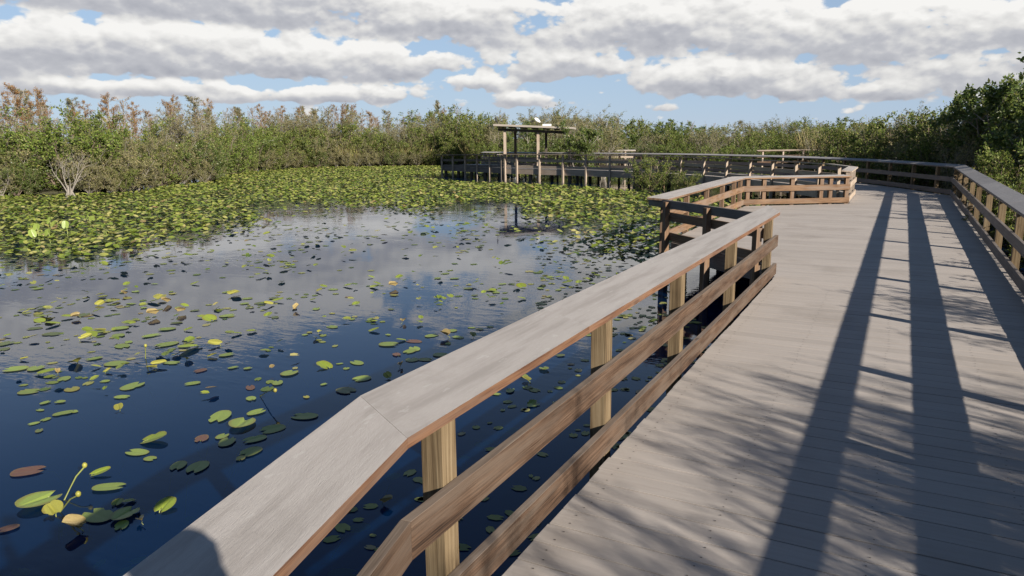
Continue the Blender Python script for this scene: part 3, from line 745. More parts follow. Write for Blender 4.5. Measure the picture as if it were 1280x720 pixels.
for (x, y, h) in ((4.3, 7.0, 2.7), (5.4, 6.2, 3.1)):
    plant('twiggy', x, y, h, 'small twiggy bush beside the right railing that shades the planks', 'bush', 'small bushes by the right railing', 'twiggy_bush', g=gt)

# dead white tree
def dead_tree(name, loc, h, seed, label, branches=5):
    g = random.Random(seed); wb = MB()
    S = dict(levels=2, jit=(.16, .3, .35), up=(.12, .1, .08), sides=(8, 6, 4), kids=(5, 4), **{'from': (.35, .3)}, ang=(.7, .8), ratio=(.6, .55), taper=(.2, .2), rr=(.5, .5), leaves=(0, 0, 0), scat=0, droop=0, leaf=(0, 0))
    for i in range(branches):
        a = 2*math.pi*i/branches+g.random(); d = Vector((math.cos(a)*.5, math.sin(a)*.5, 1)).normalized()
        grow(g, wb, MB(), Vector((math.cos(a)*.16*h/3, math.sin(a)*.16*h/3, .25*h/3)), d, h*g.uniform(.7, 1.05), .062*h/3, 0, S)
    tb = MB()
    for i in range(11):
        a = 2*math.pi*i/11; c_, s_ = math.cos(a), math.sin(a)
        k_ = h/3*g.uniform(.75, 1.2); tb.tube([(c_*.62*k_+g.uniform(-.05, .05), s_*.62*k_, -.25), (c_*.30*k_, s_*.30*k_, .10*k_), (c_*.17*k_, s_*.17*k_, .36*k_), (c_*.08*k_, s_*.08*k_, .8*k_)], [.05*k_, .065*k_, .075*k_, .05*k_], 6)
    root = empty(name, loc); tag(root, label, 'dead tree')
    wb.build('branch', M['pale_bark'], root, smooth=True); tb.build('trunk', M['pale_bark'], root, smooth=True)
p = at(88, 246, WATER); dead_tree('dead_tree', (p[0], p[1], WATER+.05), 1.55, 5, 'pale bleached dead tree with swollen base at the left shore', 5)
p = far(300, shore_depth(300)+.5); dead_tree('dead_tree', (p[0], p[1], WATER), 1.1, 8, 'small pale dead tree leaning by the shore right of the dark bush', 4)
p = far(8, shore_depth(8)-.2); dead_tree('dead_tree', (p[0], p[1], WATER), 1.0, 9, 'low tangle of pale dead branches at the far left shore', 5)
# reed clumps
def reeds(loc, h, n, seed, label, rad=.7, mat='reed'):
    g = random.Random(seed); mb = MB()
    for i in range(n):
        a = g.random()*6.28; r_ = rad*math.sqrt(g.random()); x, y = r_*math.cos(a), r_*math.sin(a)
        d = Vector((x*.25+g.uniform(-.15, .15), y*.25+g.uniform(-.15, .15), 1)).normalized(); L = h*g.uniform(.6, 1.1); w = g.uniform(.012, .028)
        p0 = Vector((x, y, 0)); p1 = p0+d*L*.6; p2 = p1+(d+Vector((g.uniform(-.5, .5), g.uniform(-.5, .5), -.05))).normalized()*L*.4
        sd = Vector((-d.y+g.uniform(-1, 1), d.x+g.uniform(-1, 1), 0)).normalized()*w
        n_ = len(mb.v); mb.v.extend([tuple(p0-sd), tuple(p0+sd), tuple(p1+sd), tuple(p1-sd), tuple(p2)])
        mb.face((n_, n_+1, n_+2, n_+3)); mb.face((n_+3, n_+2, n_+4))
    o = mb.build('reed_clump', M[mat]); o.location = loc; tag(o, label, 'reeds'); return o
for i, (x, dd_, h, lab) in enumerate(((1018, 3.2, 2.9, 'tall golden reed clump behind the short distant railing'), (400, 1.2, 2.0, 'tan reed clump at the shore below the cypresses'), (440, 1.0, 2.1, 'second tan reed clump at the shore, nearer the platform'), (385, 1.4, 1.9, 'leftmost tan reed clump on the far shore'), (505, 1.4, 2.2, 'tan reed clump just left of the far platform'), (535, 2.0, 2.4, 'pale reed clump touching the end of the far platform'), (600, 3.0, 3.0, 'yellowish reed clump behind the platform railing'))):
    p = far(x, shore_depth(x)+dd_); reeds((p[0], p[1], -.75), h, 420, 500+i, lab, 1.0)

# ------------------------------------------------------------------ lily leaves
def heart(n=7, notch=.16):
    """half outline of a lily leaf, unit length along +x, notch at the stem end; returns left half points (y>=0)"""
    pts = [(-.22, 0.0)]
    pts.append((-.46, .13))
    for i in range(n):
        t = math.pi*(.86-.86*i/(n-1)) if n > 1 else 0
        pts.append((.02+.5*math.cos(t), .36*math.sin(t)**.85 if math.sin(t) > 1e-6 else 0.))
    return pts
HALF = heart(11); HALF_LO = heart(4)
def pad_into(mb, c, size, heading, tilt, roll, fold, lo=False, curl=0., g=rnd):
    H_ = HALF_LO if lo else HALF
    Rm = Matrix.Rotation(heading, 3, 'Z') @ Matrix.Rotation(tilt, 3, 'Y') @ Matrix.Rotation(roll, 3, 'X')
    wob = g.uniform(.82, 1.18); ph = [g.uniform(0, 6.28) for _ in range(4)]; am = 0. if lo else g.uniform(.008, .024); tear = g.random() < .35 and not lo; tj = g.randrange(3, 8)
    def tr(x, y):
        z = abs(y)*math.tan(fold)+curl*(x*x*1.2+y*y*1.5)
        return tuple(Vector(c)+Rm @ (Vector((x, y*wob, z))*size))
    n = len(mb.v)
    def rag(i, sg): return 1+am*(math.sin(i*.75*sg+ph[0])+math.sin(i*1.25+ph[1]*sg))-(.22 if tear and i == tj and sg > 0 else 0)
    ri = [rag(i, 1) for i in range(len(H_))]; rj = [rag(i, -1) for i in range(len(H_))]
    rj[0] = ri[0]; rj[-1] = ri[-1]
    L = [tr(x*k_, y*k_) for (x, y), k_ in zip(H_, ri)]; Rr = [tr(x*k_, -y*k_) for (x, y), k_ in zip(H_, rj)]
    m_ = len(H_); mb.v.extend(L); mb.v.extend(Rr[1:-1])
    mb.face(tuple(range(n, n+m_))[::-1])
    right = [n]+list(range(n+m_, n+m_+m_-2))+[n+m_-1]
    mb.face(tuple(right))
# density of the leaf mat over the photo's pond (photo columns/rows -> leaves per square metre on the water)
def density(px, py):
    w = .5+.5*math.sin(px*.021+py*.05)*math.cos(py*.043-px*.013+1.0)
    w2 = .5+.5*math.sin(px*.063-py*.11+2.)*math.sin(px*.037+py*.17)
    if px < -200 or px > 1240: return 0
    # lower edge of the dense mat
    edge = lerp_table([(-300, 330), (0, 326), (120, 324), (175, 318), (215, 300), (262, 286), (330, 272), (400, 262), (470, 262), (560, 268), (620, 262), (690, 296), (760, 318), (830, 330), (1200, 340)], px)
    e = py-edge+(w-.5)*16+(w2-.5)*9
    dens = 1.0 if e < -14 else max(0., 1-(e+14)/40)**1.5
    # open lagoons inside the mat
    for cx, cy, rx, ry, k in ((430, 272, 95, 12, .92), (350, 262, 50, 9, .7), (600, 268, 60, 15, .95), (655, 285, 60, 14, .85), (720, 285, 35, 9, .5), (305, 247, 40, 5, .5)):
        q = ((px-cx)/rx)**2+((py-cy)/ry)**2+(w2-.5)*.6
        if q < 1.2: dens *= 1-k*min(1, (1.2-q)*2.5)
    if py < 252: dens = max(dens, .55+.45*w2)
    scat = 0.
    if e >= -6:
        scat = (.16 if w2*w > .26 else .03)*max(.12, 1-(py-edge)/150)
        if px > 600: scat *= 1.6
    return max(dens*1.0, scat)
def unproj_px(x, y):
    Q = np.array([x, y, WATER-CAM_H]); dd_ = Q @ _f
    return 640+FPX*(Q @ _r)/dd_, 360-FPX*(Q @ _u)/dd_, dd_
gp = random.Random(31)
def near_walk(x, y):
    q = Vector((x, y))
    for P_, r_ in ((NP[3:], 2.2), (OP[3:], 2.6), (PP, 2.6)):
        for a, b in zip(P_, P_[1:]):
            a, b = Vector(a), Vector(b); t = max(0, min(1, (q-a).dot(b-a)/(b-a).length_squared))
            if (q-a.lerp(b, t)).length < r_: return True
    return False
mass = MB(); loose = []
tries = 0
while tries < 250000:
    tries += 1
    # sample with density falling with distance
    d = 6+64*gp.random()**.85; px0 = gp.uniform(-190, 1200)
    x, y = far(px0, d)
    if gp.random() > (d/70.)**.7: continue
    if is_land(x, y) or (x > -1.6 and y < 24): continue
    if x > -3.9 and 10.5 < y < 20.5: continue
    if d > 30 and near_walk(x, y): continue
    px, py, dp = unproj_px(x, y)
    if dp < 2: continue
    D = density(px, py)
    if gp.random() > D: continue
    s = gp.uniform(.10, .22)
    dense = D > .5
    if dense:
        raised = gp.random() < .7
        z = WATER+(gp.uniform(.02, .16)*(1 if d < 28 else .55) if raised else .006)
        pad_into(mass, (x, y, z), s, gp.random()*6.28, gp.uniform(-.45, .45)*raised, gp.uniform(-.38, .38)*raised, gp.uniform(.05, .35)*raised, True, g=gp)
    else:
        loose.append((x, y, s, d))
# a few extra low small pads over the dark ripple patch by the bay
for _ in range(420):
    px = gp.uniform(670, 860); py = gp.uniform(285, 420)
    if py < 300+(760-px)*.25: continue
    x, y = at(px, py, WATER)
    if x > -1.75: continue
    pad_into(mass, (x, y, WATER+.006), gp.uniform(.06, .15), gp.random()*6.28, 0, 0, 0, True, g=gp)
for _ in range(330):   # little leaves under the railing, seen between its rails
    x = gp.uniform(-3.2, -1.75); y = gp.uniform(3.0, 10)
    if gp.random() < .55: pad_into(mass, (x, y, WATER+.006), gp.uniform(.05, .14), gp.random()*6.28, 0, 0, 0, True, g=gp)
gc = random.Random(77)
for _ in range(46):   # small loose clumps of leaves on the open water
    px, py = gc.uniform(-20, 640), 322+150*gc.random()**1.3
    if px > 360 and py > 440-(px-360)*.2: continue
    cx, cy = at(px, py, WATER); a = gc.random()*6.28
    for k in range(gc.randrange(4, 10)):
        u_, v_ = gc.gauss(0, .34), gc.gauss(0, .15)
        x, y = cx+u_*math.cos(a)-v_*math.sin(a), cy+u_*math.sin(a)+v_*math.cos(a); up = gc.random() < .4
        pad_into(mass, (x, y, WATER+(gc.uniform(.02, .08) if up else .005)), gc.uniform(.07, .16), gc.random()*6.28, gc.uniform(-.35, .35)*up, gc.uniform(-.3, .3)*up, .2*up, True, g=gc)
gr = random.Random(5)
loose.sort(key=lambda q: q[3])
NEARLIST = [  # photo x, y, width in photo pixels, sort
 (37,490,22,'g'),(90,487,18,'y'),(166,483,30,'g'),(313,485,18,'r'),(347,479,20,'g'),(153,497,18,'g'),(314,499,17,'g'),(57,504,12,'g'),(75,503,12,'g'),(50,513,11,'g'),(42,530,12,'g'),(57,525,12,'g'),(80,517,22,'g'),(93,515,10,'g'),(49,539,11,'d'),(149,512,16,'Y'),(275,522,38,'g'),(321,516,24,'g'),(303,531,36,'G'),(340,537,32,'g'),(380,521,34,'g'),(252,549,22,'r'),(278,546,18,'g'),(284,553,28,'g'),(318,550,30,'g'),(313,566,30,'g'),(301,574,14,'y'),(192,551,30,'B'),(171,566,28,'g'),(188,574,15,'g'),(223,583,26,'g'),(247,585,34,'g'),(36,590,34,'r'),(125,593,22,'B'),(137,610,36,'g'),(50,629,42,'G'),(68,641,30,'Y'),(122,645,42,'g'),(147,630,15,'B'),(162,628,15,'B'),(157,645,34,'G'),(152,658,22,'g'),(207,635,28,'B'),(92,665,26,'n'),(177,654,12,'n'),(122,687,18,'s'),(155,682,22,'s'),(167,668,20,'s'),(237,639,14,'s'),(267,620,20,'s'),(290,605,30,'s'),(20,680,26,'s'),(10,662,20,'r'),
 (362,467,24,'g'),(406,459,24,'B'),(425,455,10,'g'),(433,461,10,'g'),(446,454,22,'g'),(452,474,24,'g'),(433,489,27,'d'),(405,481,10,'g'),(383,497,10,'y'),(486,431,26,'g'),(517,427,22,'r'),(502,426,14,'B'),(540,420,20,'g'),(572,422,18,'g'),(564,414,15,'g'),(557,422,17,'n'),(591,421,16,'Y'),(512,440,20,'g'),(496,444,15,'r'),(515,450,19,'g'),(532,450,20,'y'),(551,444,20,'g'),(502,459,12,'n'),(485,472,17,'Y'),(467,414,15,'B'),(485,419,9,'g'),(526,398,11,'B'),(464,400,17,'g'),(440,399,13,'g'),(415,392,9,'y'),(415,409,18,'g'),(395,424,13,'Y'),(381,419,9,'g'),(387,416,9,'y'),(399,416,10,'Y'),(399,365,12,'Y'),(435,358,14,'B'),(416,362,14,'g'),(464,347,11,'B'),(499,347,13,'B'),(504,404,11,'n'),(489,387,10,'d'),(584,361,13,'d'),
 (200,375,22,'Y'),(192,378,16,'B'),(207,380,13,'n'),(125,381,13,'Y'),(135,377,11,'y'),(155,369,9,'n'),(96,398,11,'n'),(105,394,18,'d'),(54,397,19,'B'),(50,403,16,'B'),(62,401,14,'Y'),(67,406,16,'B'),(43,411,16,'d'),(48,392,13,'y'),(115,420,20,'B'),(107,424,18,'Y'),(126,415,15,'Y'),(148,420,18,'g'),(190,420,22,'g'),(208,412,20,'g'),(149,411,20,'g'),(153,433,24,'g'),(161,428,14,'g'),(208,431,28,'g'),(238,436,30,'B'),(269,432,20,'Y'),(265,446,14,'Y'),(284,444,19,'g'),(235,451,15,'Y'),(198,458,22,'Y'),(190,461,15,'Y'),(215,454,21,'g'),(145,455,26,'g'),(135,465,12,'Y'),(95,455,20,'Y'),(117,449,18,'g'),(56,468,22,'B'),(19,462,25,'g'),(45,461,20,'g'),(30,450,11,'Y'),(80,474,19,'g'),(72,467,9,'n'),(131,477,11,'g'),(240,480,19,'g'),(250,464,17,'r'),(292,460,14,'g'),(310,461,11,'g'),(8,430,18,'d'),(5,437,14,'d'),(66,418,22,'d'),(220,404,15,'d'),(225,392,13,'n'),(231,383,12,'B'),(262,400,20,'B'),(252,397,12,'B'),(235,413,11,'B'),(272,386,14,'B'),(292,369,20,'Y'),(285,365,16,'g'),(296,372,14,'B'),(312,385,13,'d'),(285,395,20,'g'),(305,380,12,'g'),(296,418,14,'B'),(315,415,13,'B'),
 (427,689,36,'s'),(420,696,16,'s'),(447,647,30,'s'),(484,631,18,'n'),(491,587,22,'s'),(580,564,18,'s'),(602,529,26,'s'),(610,545,20,'s'),(667,507,20,'g'),(638,489,18,'g'),(658,476,19,'Y'),(680,462,16,'B'),(620,493,15,'g'),(665,505,14,'B'),(640,520,22,'s'),(575,600,20,'s'),(655,470,14,'g'),(700,445,13,'d'),(710,470,14,'s'),(590,410,11,'g'),(612,409,10,'g'),(560,430,12,'g'),(600,412,12,'y'),
]
SORT = {'g': ('pad_green', 'flat'), 'G': ('pad_green', 'low'), 'B': ('pad_bright', 'up'), 'y': ('pad_yellow', 'flat'), 'Y': ('pad_yellow', 'curl'), 'r': ('pad_red', 'flat'), 'n': ('pad_brown', 'curl2'), 'd': ('pad_dark', 'flat'), 's': ('pad_green', 'sunk')}
LAB = {'g': 'flat green lily pad floating on the {0}', 'G': 'broad deep green lily pad with lifted rim on the {0}', 'B': 'bright green lily leaf standing tilted above the {0}', 'y': 'small flat yellow lily pad floating on the {0}', 'Y': 'yellowing lily leaf curling above the {0}', 'r': 'reddish brown lily pad floating on the {0}', 'n': 'withered curled brown lily leaf on the {0}', 'd': 'dark dull lily pad floating on the {0}', 's': 'faint lily leaf sunk below the {0}'}
PADP = {}
def pad_proto(sort):
    out = []
    mat, form = SORT[sort]
    for v in range(8):
        g = random.Random(hash((len(PADP), v)) % 1000+ord(sort)*7+v); mb = MB()
        if form == 'flat': pad_into(mb, (0, 0, .004), 1, 0, g.uniform(-.02, .03), g.uniform(-.03, .03), .02, g=g, curl=.02)
        elif form == 'low': pad_into(mb, (0, 0, .04), 1, 0, -.05, g.uniform(-.08, .08), .10, g=g, curl=.12)
        elif form == 'up': pad_into(mb, (0, 0, .06), 1, 0, g.uniform(-.24, -.04), g.uniform(-.16, .16), .14, g=g, curl=.1)
        elif form == 'curl': 
            pad_into(mb, (0, 0, .06), .85, 0, g.uniform(-.3, -.02), g.uniform(-.35, .35), .30, g=g, curl=.35)
        elif form == 'curl2': pad_into(mb, (0, 0, .12), .9, 0, g.uniform(-.4, .4), g.uniform(-.6, .6), .75, g=g, curl=.7)
        elif form == 'sunk': pad_into(mb, (0, 0, 0), 1, 0, g.uniform(-.2, .2), g.uniform(-.2, .2), .08, g=g, curl=.1)
        sm = MB()
        if form in ('up', 'curl', 'curl2', 'low'): zt = {'up': .06, 'curl': .06, 'curl2': .12, 'low': .04}[form]; sm.tube([(-.2, 0, zt), (-.34, g.uniform(-.1, .1), zt*.3), (-.6, g.uniform(-.3, .3), -.6)], [.022, .022, .02], 5)
        else: sm.tube([(-.2, 0, -.01), (-.6, g.uniform(-.3, .3), -.25), (-1.2, g.uniform(-.5, .5), -1.2)], [.018, .018, .016], 5)
        out.append((mb, sm, mat))
    return out
for s in SORT: PADP[s] = []
MESHES = {}
def pad(sort, x, y, size, zone, rz, stem=True, dz=0.):
    if sort not in MESHES: MESHES[sort] = [(a, b, m_, [None, None]) for a, b, m_ in pad_proto(sort)]
    a, b_, m_, cache = gr.choice(MESHES[sort])
    z = WATER+.004+dz-(gr.uniform(.06, .22) if sort == 's' else 0)
    if cache[0] is None:
        o = a.build('lily_pad', M[m_], smooth=False); st = b_.build('stem', M['pad_stem'], smooth=True); cache[0], cache[1] = o.data, st.data
        if stem: st.parent = o
        else: bpy.data.objects.remove(st)
    else:
        o = bpy.data.objects.new('lily_pad', cache[0]); COL.objects.link(o)
        if stem: st = bpy.data.objects.new('stem', cache[1]); COL.objects.link(st); st.parent = o
    o.location = (x, y, z); o.scale = (size, size*gr.uniform(.9, 1.12), size); o.rotation_euler = (0, 0, rz)
    tag(o, LAB[sort].format(zone), 'lily pad', 'lily pads on the '+zone)
npads = 0
for (px, py, w, s) in NEARLIST:
    x, y = at(px, py, WATER); dist = math.sqrt(x*x+y*y+2.5**2)
    size = w/FPX*dist*.95
    zone = 'dark water under the railing' if px > 330 and py > 440+max(0, 640-px)*.75*0+ (640-px)*.7 and px > 400 else ('dark blue near water' if py > 500 else ('blue water left of the railing' if py > 400 else 'grey mid pond'))
    if s == 'r' and px == 36: zone = 'dark water, lower left corner'
    pad(s, x, y, size, zone, gr.random()*6.28, py > 395, dz=.0007*(npads % 9)); npads += 1
for (x, y, s, d) in loose:
    px, py, dp = unproj_px(x, y)
    if py > 500 or (py > 395 and gr.random() < .55): continue
    if px > 400 and py > 440: continue
    k = gr.random()
    sort = 'B' if k < .42 else 'g' if k < .74 else 'd' if k < .82 else 'Y' if k < .9 else 'n' if k < .94 else 'y'
    if npads < 290:
        pad(sort, x, y, s*.95, 'grey mid pond' if px < 600 else 'rippled water off the bay', gr.random()*6.28, False, dz=.0007*(npads % 9)); npads += 1
    else:
        up = gr.random() < .5
        pad_into(mass, (x, y, WATER+(.1 if up else .006)), s, gr.random()*6.28, gr.uniform(-.3, .3)*up, gr.uniform(-.25, .25)*up, .2*up, True, g=gr)
mo = mass.build('lily_pad_mat', M['pad_mass']); tag(mo, 'dense mat of green and yellow lily leaves covering the far pond', 'lily pads', None, 'stuff')
# pale upright leaves standing out of the mat at the left, buds on stalks
for i, (px, py, h) in enumerate(((48, 292, .55), (64, 284, .6), (84, 290, .6), (112, 275, .55), (42, 296, .4), (62, 296, .45))):
    x, y = at(px, py+8, WATER); mb = MB(); z0 = WATER
    for j in range(2 if i % 2 else 1): pad_into(mb, (.08*j, .05*j, h*.6-.1*j), .23, gr.random()*6.28, -1.2+.3*j, gr.uniform(-.3, .3), .2, curl=.1, g=gr)
    o = mb.build('tall_lily_leaf', M['pad_green']); o.location = (x, y, z0); tag(o, 'pale upright lily leaf standing taller than the leaf mat', 'lily leaf', 'tall leaves over the mat')
    sm = MB(); sm.tube([(0, 0, h*.6), (0.02, .02, h*.4), (0, 0, -.4)], [.012, .012, .012], 5); sm.build('stem', M['pad_stem'], o)
BUDS = [(106, 583, 80, 625, 'yellow bud on a long thin stalk leaning over the lower left water'), (98, 619, 75, 640, 'yellow bud on a short stalk beside a yellow leaf at the lower left'), (182, 433, 182, 448, 'upright green bud stalk left of the broad yellow leaves'), (344, 489, 325, 495, 'pale bud lying on the blue water in mid left')]
for (bx, by, sx, sy, lab) in BUDS:
    x, y = at(sx, sy, WATER); hz = .16
    tx, ty = at(bx, by, WATER+hz)
    root = empty('lily_bud', (x, y, WATER)); tag(root, lab, 'flower bud')
    dx, dy = tx-x, ty-y
    mb = MB(); mb.tube([(-dx*.3, -dy*.3, -.25), (0, 0, 0), (dx*.6, dy*.6, hz*.75), (dx, dy, hz)], [.006, .006, .006, .006], 6); mb.build('stalk', M['pad_stem'], root, smooth=True)
    mb = MB(); mb.tube([(dx, dy, hz-.012), (dx, dy, hz), (dx, dy, hz+.018), (dx, dy, hz+.03)], [.006, .017, .018, .007], 8, cap=True); mb.build('bud', M['pad_yellow'], root, smooth=True)

# ------------------------------------------------------------------ the photographer (only the shadow shows)
def skin_chain(name, verts, edges, radii, mat, parent, root_i=0, sub=2):
    me = bpy.data.meshes.new(name); me.from_pydata(verts, edges, []); o = bpy.data.objects.new(name, me); COL.objects.link(o)
    if parent: o.parent = parent
    md = o.modifiers.new('skin', 'SKIN'); md.use_smooth_shade = True
    if not me.skin_vertices: me.skin_vertices.new()
    for i, r_ in enumerate(radii):
        me.skin_vertices[0].data[i].radius = (r_, r_) if not hasattr(r_, '__len__') else r_; me.skin_vertices[0].data[i].use_root = (i == root_i)
    s = o.modifiers.new('sub', 'SUBSURF'); s.levels = sub; s.render_levels = sub
    me.materials.append(mat if not isinstance(mat, list) else mat[0])
    return o
def person():
    root = empty('person', (.37, .09, 0), R(12)); tag(root, 'person in blue shirt standing on the planks holding up a small camera', 'person')
    V = [(0, -.03, .92), (0, -.02, 1.10), (0, -.01, 1.28), (0, 0, 1.40), (0, .02, 1.50), (0, .06, 1.60), (0, .07, 1.69),
         (-.19, 0, 1.39), (-.31, -.06, 1.26), (-.36, -.06, 1.48), (-.37, -.10, 1.62),
         (.19, 0, 1.39), (.26, -.02, 1.12), (.20, .16, 1.05), (.14, .22, 1.10),
         (-.09, -.03, .86), (-.11, -.01, .48), (-.11, -.04, .09), (-.12, .12, .035),
         (.09, -.03, .86), (.11, -.02, .48), (.12, -.05, .09), (.13, .11, .035)]
    Ed = [(0, 1), (1, 2), (2, 3), (3, 4), (4, 5), (5, 6), (3, 7), (7, 8), (8, 9), (9, 10), (3, 11), (11, 12), (12, 13), (13, 14), (0, 15), (15, 16), (16, 17), (17, 18), (0, 19), (19, 20), (20, 21), (21, 22)]
    Rd = [(.15, .11), (.14, .10), (.15, .11), (.12, .09), .055, .085, .08, .065, .048, .038, .028, .065, .048, .038, .028, .095, .062, .042, .035, .095, .062, .042, .035]
    body = skin_chain('body', V, Ed, Rd, M['shirt'], root)
    # five fingers on each hand
    for hx, hy, hz, d in ((-.37, -.10, 1.66, (0, -.1, 1)), (.14, .23, 1.12, (-.5, .8, .3))):
        d = Vector(d).normalized(); sidev = d.cross(Vector((.3, 1, .1))).normalized()
        for k, L in enumerate((.062, .072, .076, .070, .056)):
            a = Vector((hx, hy, hz))+sidev*(.018*(k-2)); dd_ = (d+sidev*(.9 if k == 0 else .1*(k-2))).normalized()
            b1 = a+dd_*L*.55; b2 = b1+(dd_+Vector((0, -.5, 0))).normalized()*L*.45
            skin_chain('finger', [tuple(a-dd_*.02), tuple(b1), tuple(b2)], [(0, 1), (1, 2)], [.010, .009, .0075], M['skin'], root)
    skin_chain('hair', [(0, .045, 1.735), (0, .03, 1.70), (0, .0, 1.62)], [(0, 1), (1, 2)], [(.086, .09), (.09, .092), .07], M['hair'], root)
    for s in (-1, 1): skin_chain('ear', [(s*.086, .06, 1.66), (s*.09, .06, 1.63)], [(0, 1)], [.016, .012], M['skin'], root)
    skin_chain('nose', [(0, .148, 1.665), (0, .165, 1.635)], [(0, 1)], [.010, .015], M['skin'], root)
    skin_chain('face', [(0, .075, 1.70), (0, .09, 1.66), (0, .085, 1.60)], [(0, 1), (1, 2)], [.072, .074, .058], M['skin'], root)
person()
mb = MB(); c = -_f*.035+np.array([0, 0, CAM_H]); mb.upright(c[0], c[1], .11, .02, CAM_H-.035, CAM_H+.035, YAW); o = mb.build('compact_camera', M['black']); tag(o, 'small black camera held up by the person', 'camera')

# ------------------------------------------------------------------ sky, sun
SUN_DIR = Vector((.907, -.42, 0)).normalized(); EL = R(23.8); AZ = math.atan2(SUN_DIR.x, SUN_DIR.y)
sun = bpy.data.lights.new('sun', 'SUN'); sun.energy = 5.0; sun.angle = R(.53); sun.color = (1., .93, .82)
suno = bpy.data.objects.new('sun', sun); COL.objects.link(suno)
sv = Vector((SUN_DIR.x*math.cos(EL), SUN_DIR.y*math.cos(EL), math.sin(EL)))
suno.rotation_euler = sv.to_track_quat('Z', 'Y').to_euler()
wd = bpy.data.worlds.new('World'); SC.world = wd; wd.use_nodes = True
nt = NT(wd.node_tree); bg = nt.n['Background']
sky = nt.new('ShaderNodeTexSky', sky_type='NISHITA'); sky.sun_disc = False; sky.sun_elevation = EL; sky.sun_rotation = AZ; sky.air_density = .9; sky.dust_density = .05; sky.ozone_density = 2.0
dirv = nt.new('ShaderNodeTexCoord').outputs['Generated']
sp = nt.new('ShaderNodeSeparateXYZ'); nt.put(sp.inputs[0], dirv)
el = nt.math('MULTIPLY', nt.math('ARCSINE', sp.outputs[2]), 57.2958)                       # degrees above the horizon
az = nt.math('MULTIPLY', nt.math('ARCTAN2', sp.outputs[0], sp.outputs[1]), 57.2958)         # degrees clockwise from +y
def azel(px, py):
    d = ray(px, py); d = d/np.linalg.norm(d); return math.degrees(math.atan2(d[0], d[1])), math.degrees(math.asin(d[2]))
def cloud_noise(oaz, oel, sx, sy, scale, det, seed, rough=.55):
    v = nt.comb(nt.math('MULTIPLY', nt.math('ADD', az, oaz), sx), nt.math('MULTIPLY', nt.math('ADD', el, oel), sy), seed)
    return nt.noise(v, scale, det, rough)
def billow(oaz, oel, k, det, seed):
    a = cloud_noise(oaz, oel, .22*k, .40*k, 1.0, det, seed, .56)
    v = nt.comb(nt.math('MULTIPLY', nt.math('ADD', az, oaz), .42*k), nt.math('MULTIPLY', nt.math('ADD', el, oel), .74*k), nt.math('MULTIPLY', a, 1.0))
    vo = nt.new('ShaderNodeTexVoronoi', feature='F1'); nt.put(vo.inputs['Vector'], v); vo.inputs['Scale'].default_value = 1.
    vo.inputs['Detail'].default_value = 2; vo.inputs['Roughness'].default_value = .5; vo.normalize = True
    return nt.math('ADD', nt.math('MULTIPLY', a, .6), nt.math('MULTIPLY', nt.math('SUBTRACT', .75, vo.outputs['Distance']), .55))
n_edge = billow(0, 0, 1.0, 8, 3.1)
r0, r1 = billow(0, 0, 1.0, 6, 3.1), billow(.30, .42, 1.0, 6, 3.1)
n_big = cloud_noise(0, 0, .045, .15, 1.0, 3, 8.4)
# the main cloud banks: centre and half size in photo pixels, flat grey bases
CL = [(150, 62, 210, 34, 1.0), (330, 82, 160, 22, .9), (470, 82, 90, 26, .9), (20, 58, 60, 26, .6), (300, 14, 190, 26, .8), (560, 30, 150, 34, .9), (700, 85, 90, 24, .9), (590, 108, 60, 16, .7),
      (830, 38, 190, 46, 1.0), (1060, 50, 190, 46, 1.0), (900, 100, 120, 28, 1.0), (990, 112, 60, 16, .8), (120, 112, 150, 12, .7), (400, 122, 130, 12, .7), (650, 128, 80, 12, .7), (1110, 115, 50, 14, .7), (1240, 90, 90, 26, .9), (1270, 40, 90, 40, .9), (820, 135, 40, 8, .5), (950, -50, 300, 60, .9), (40, -28, 330, 46, 1.15), (60, -75, 250, 40, 1.15), (330, -8, 170, 40, 1.0), (-150, 60, 160, 60, .8), (1500, 40, 200, 70, .8)]
cov = None; shade = None; wsum = None
for (px, py, rx, ry, wgt) in CL:
    a0, e0 = azel(px, py); ra = rx/FPX*57.3; re = ry/FPX*57.3
    da = nt.math('DIVIDE', nt.math('SUBTRACT', az, a0), ra); de = nt.math('DIVIDE', nt.math('SUBTRACT', el, e0), re)
    de2 = nt.math('MAXIMUM', de, nt.math('MULTIPLY', de, -1.7))                              # flatter below than above
    q = nt.math('ADD', nt.math('MULTIPLY', da, da), nt.math('MULTIPLY', de2, de2))
    bl = nt.math('MULTIPLY', nt.math('POWER', 2.718, nt.math('MULTIPLY', q, -.8)), wgt)
    w_ = nt.math('MULTIPLY', nt.math('MULTIPLY', bl, bl), bl)
    sh_ = nt.math('MULTIPLY', w_, de)
    cov = bl if cov is None else nt.math('MAXIMUM', cov, bl)
    wsum = w_ if wsum is None else nt.math('ADD', wsum, w_)
    shade = sh_ if shade is None else nt.math('ADD', shade, sh_)
shade = nt.math('DIVIDE', shade, nt.math('ADD', wsum, .02))
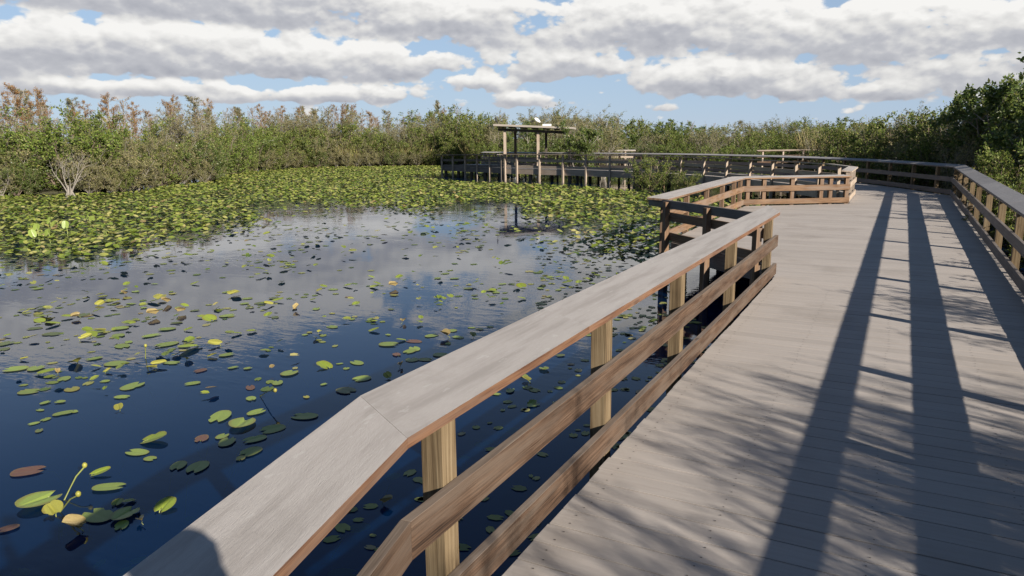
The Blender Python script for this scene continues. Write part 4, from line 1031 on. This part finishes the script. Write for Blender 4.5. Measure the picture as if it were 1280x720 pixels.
high = nt.mapr(el, 14., 22., 0., -.40)                                                       # clearer overhead
field = nt.math('ADD', nt.math('ADD', nt.math('MULTIPLY', cov, .555), nt.math('MULTIPLY', nt.math('SUBTRACT', n_edge, .5), 1.7)), nt.math('ADD', nt.math('MULTIPLY', nt.math('SUBTRACT', n_big, .5), .3), high))
alpha = nt.mapr(field, .235, .325, 0., 1., True)
core = nt.mapr(field, .35, .8, 0., 1., True)
relief = nt.math('SUBTRACT', r0, r1)
lum = nt.math('ADD', nt.math('ADD', .53, nt.math('MULTIPLY', shade, .78)), nt.math('SUBTRACT', nt.math('MULTIPLY', relief, 2.3), nt.math('MULTIPLY', core, .12)))
lum = nt.math('ADD', lum, nt.mapr(el, 10.5, 13., 0., .34, True))  # added brightness on unseen high clouds, whitening their reflection in the pond
lum = nt.math('MINIMUM', nt.math('MAXIMUM', lum, 0.), 1.)
ccol = nt.ramp(lum, [(0., (.42, .43, .48)), (.38, (.57, .575, .61)), (.64, (.80, .79, .775)), (.92, (1., .985, .955))])
gain = nt.new('ShaderNodeVectorMath', operation='SCALE'); nt.put(gain.inputs[0], ccol); gain.inputs['Scale'].default_value = 9.4
low = nt.mapr(el, 0., 26., .80, 0., True)                                                    # pale haze low in the sky
skyc = nt.mix(low, sky.outputs[0], (4.0, 5.3, 7.4, 1))
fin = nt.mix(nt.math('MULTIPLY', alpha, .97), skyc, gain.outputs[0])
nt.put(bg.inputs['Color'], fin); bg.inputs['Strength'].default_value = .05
wd.cycles.sampling_method = 'MANUAL'; wd.cycles.sample_map_resolution = 512
SC.view_settings.view_transform = 'Standard'; SC.view_settings.look = 'None'; SC.view_settings.gamma = 1; SC.view_settings.use_curve_mapping = False
SC.view_settings.exposure = 1.0
SC.cycles.max_bounces = 6; SC.cycles.transparent_max_bounces = 12; SC.cycles.diffuse_bounces = 2; SC.cycles.glossy_bounces = 3; SC.cycles.transmission_bounces = 3
SC.cycles.use_denoising = True
SC.cycles.caustics_reflective = False; SC.cycles.caustics_refractive = False
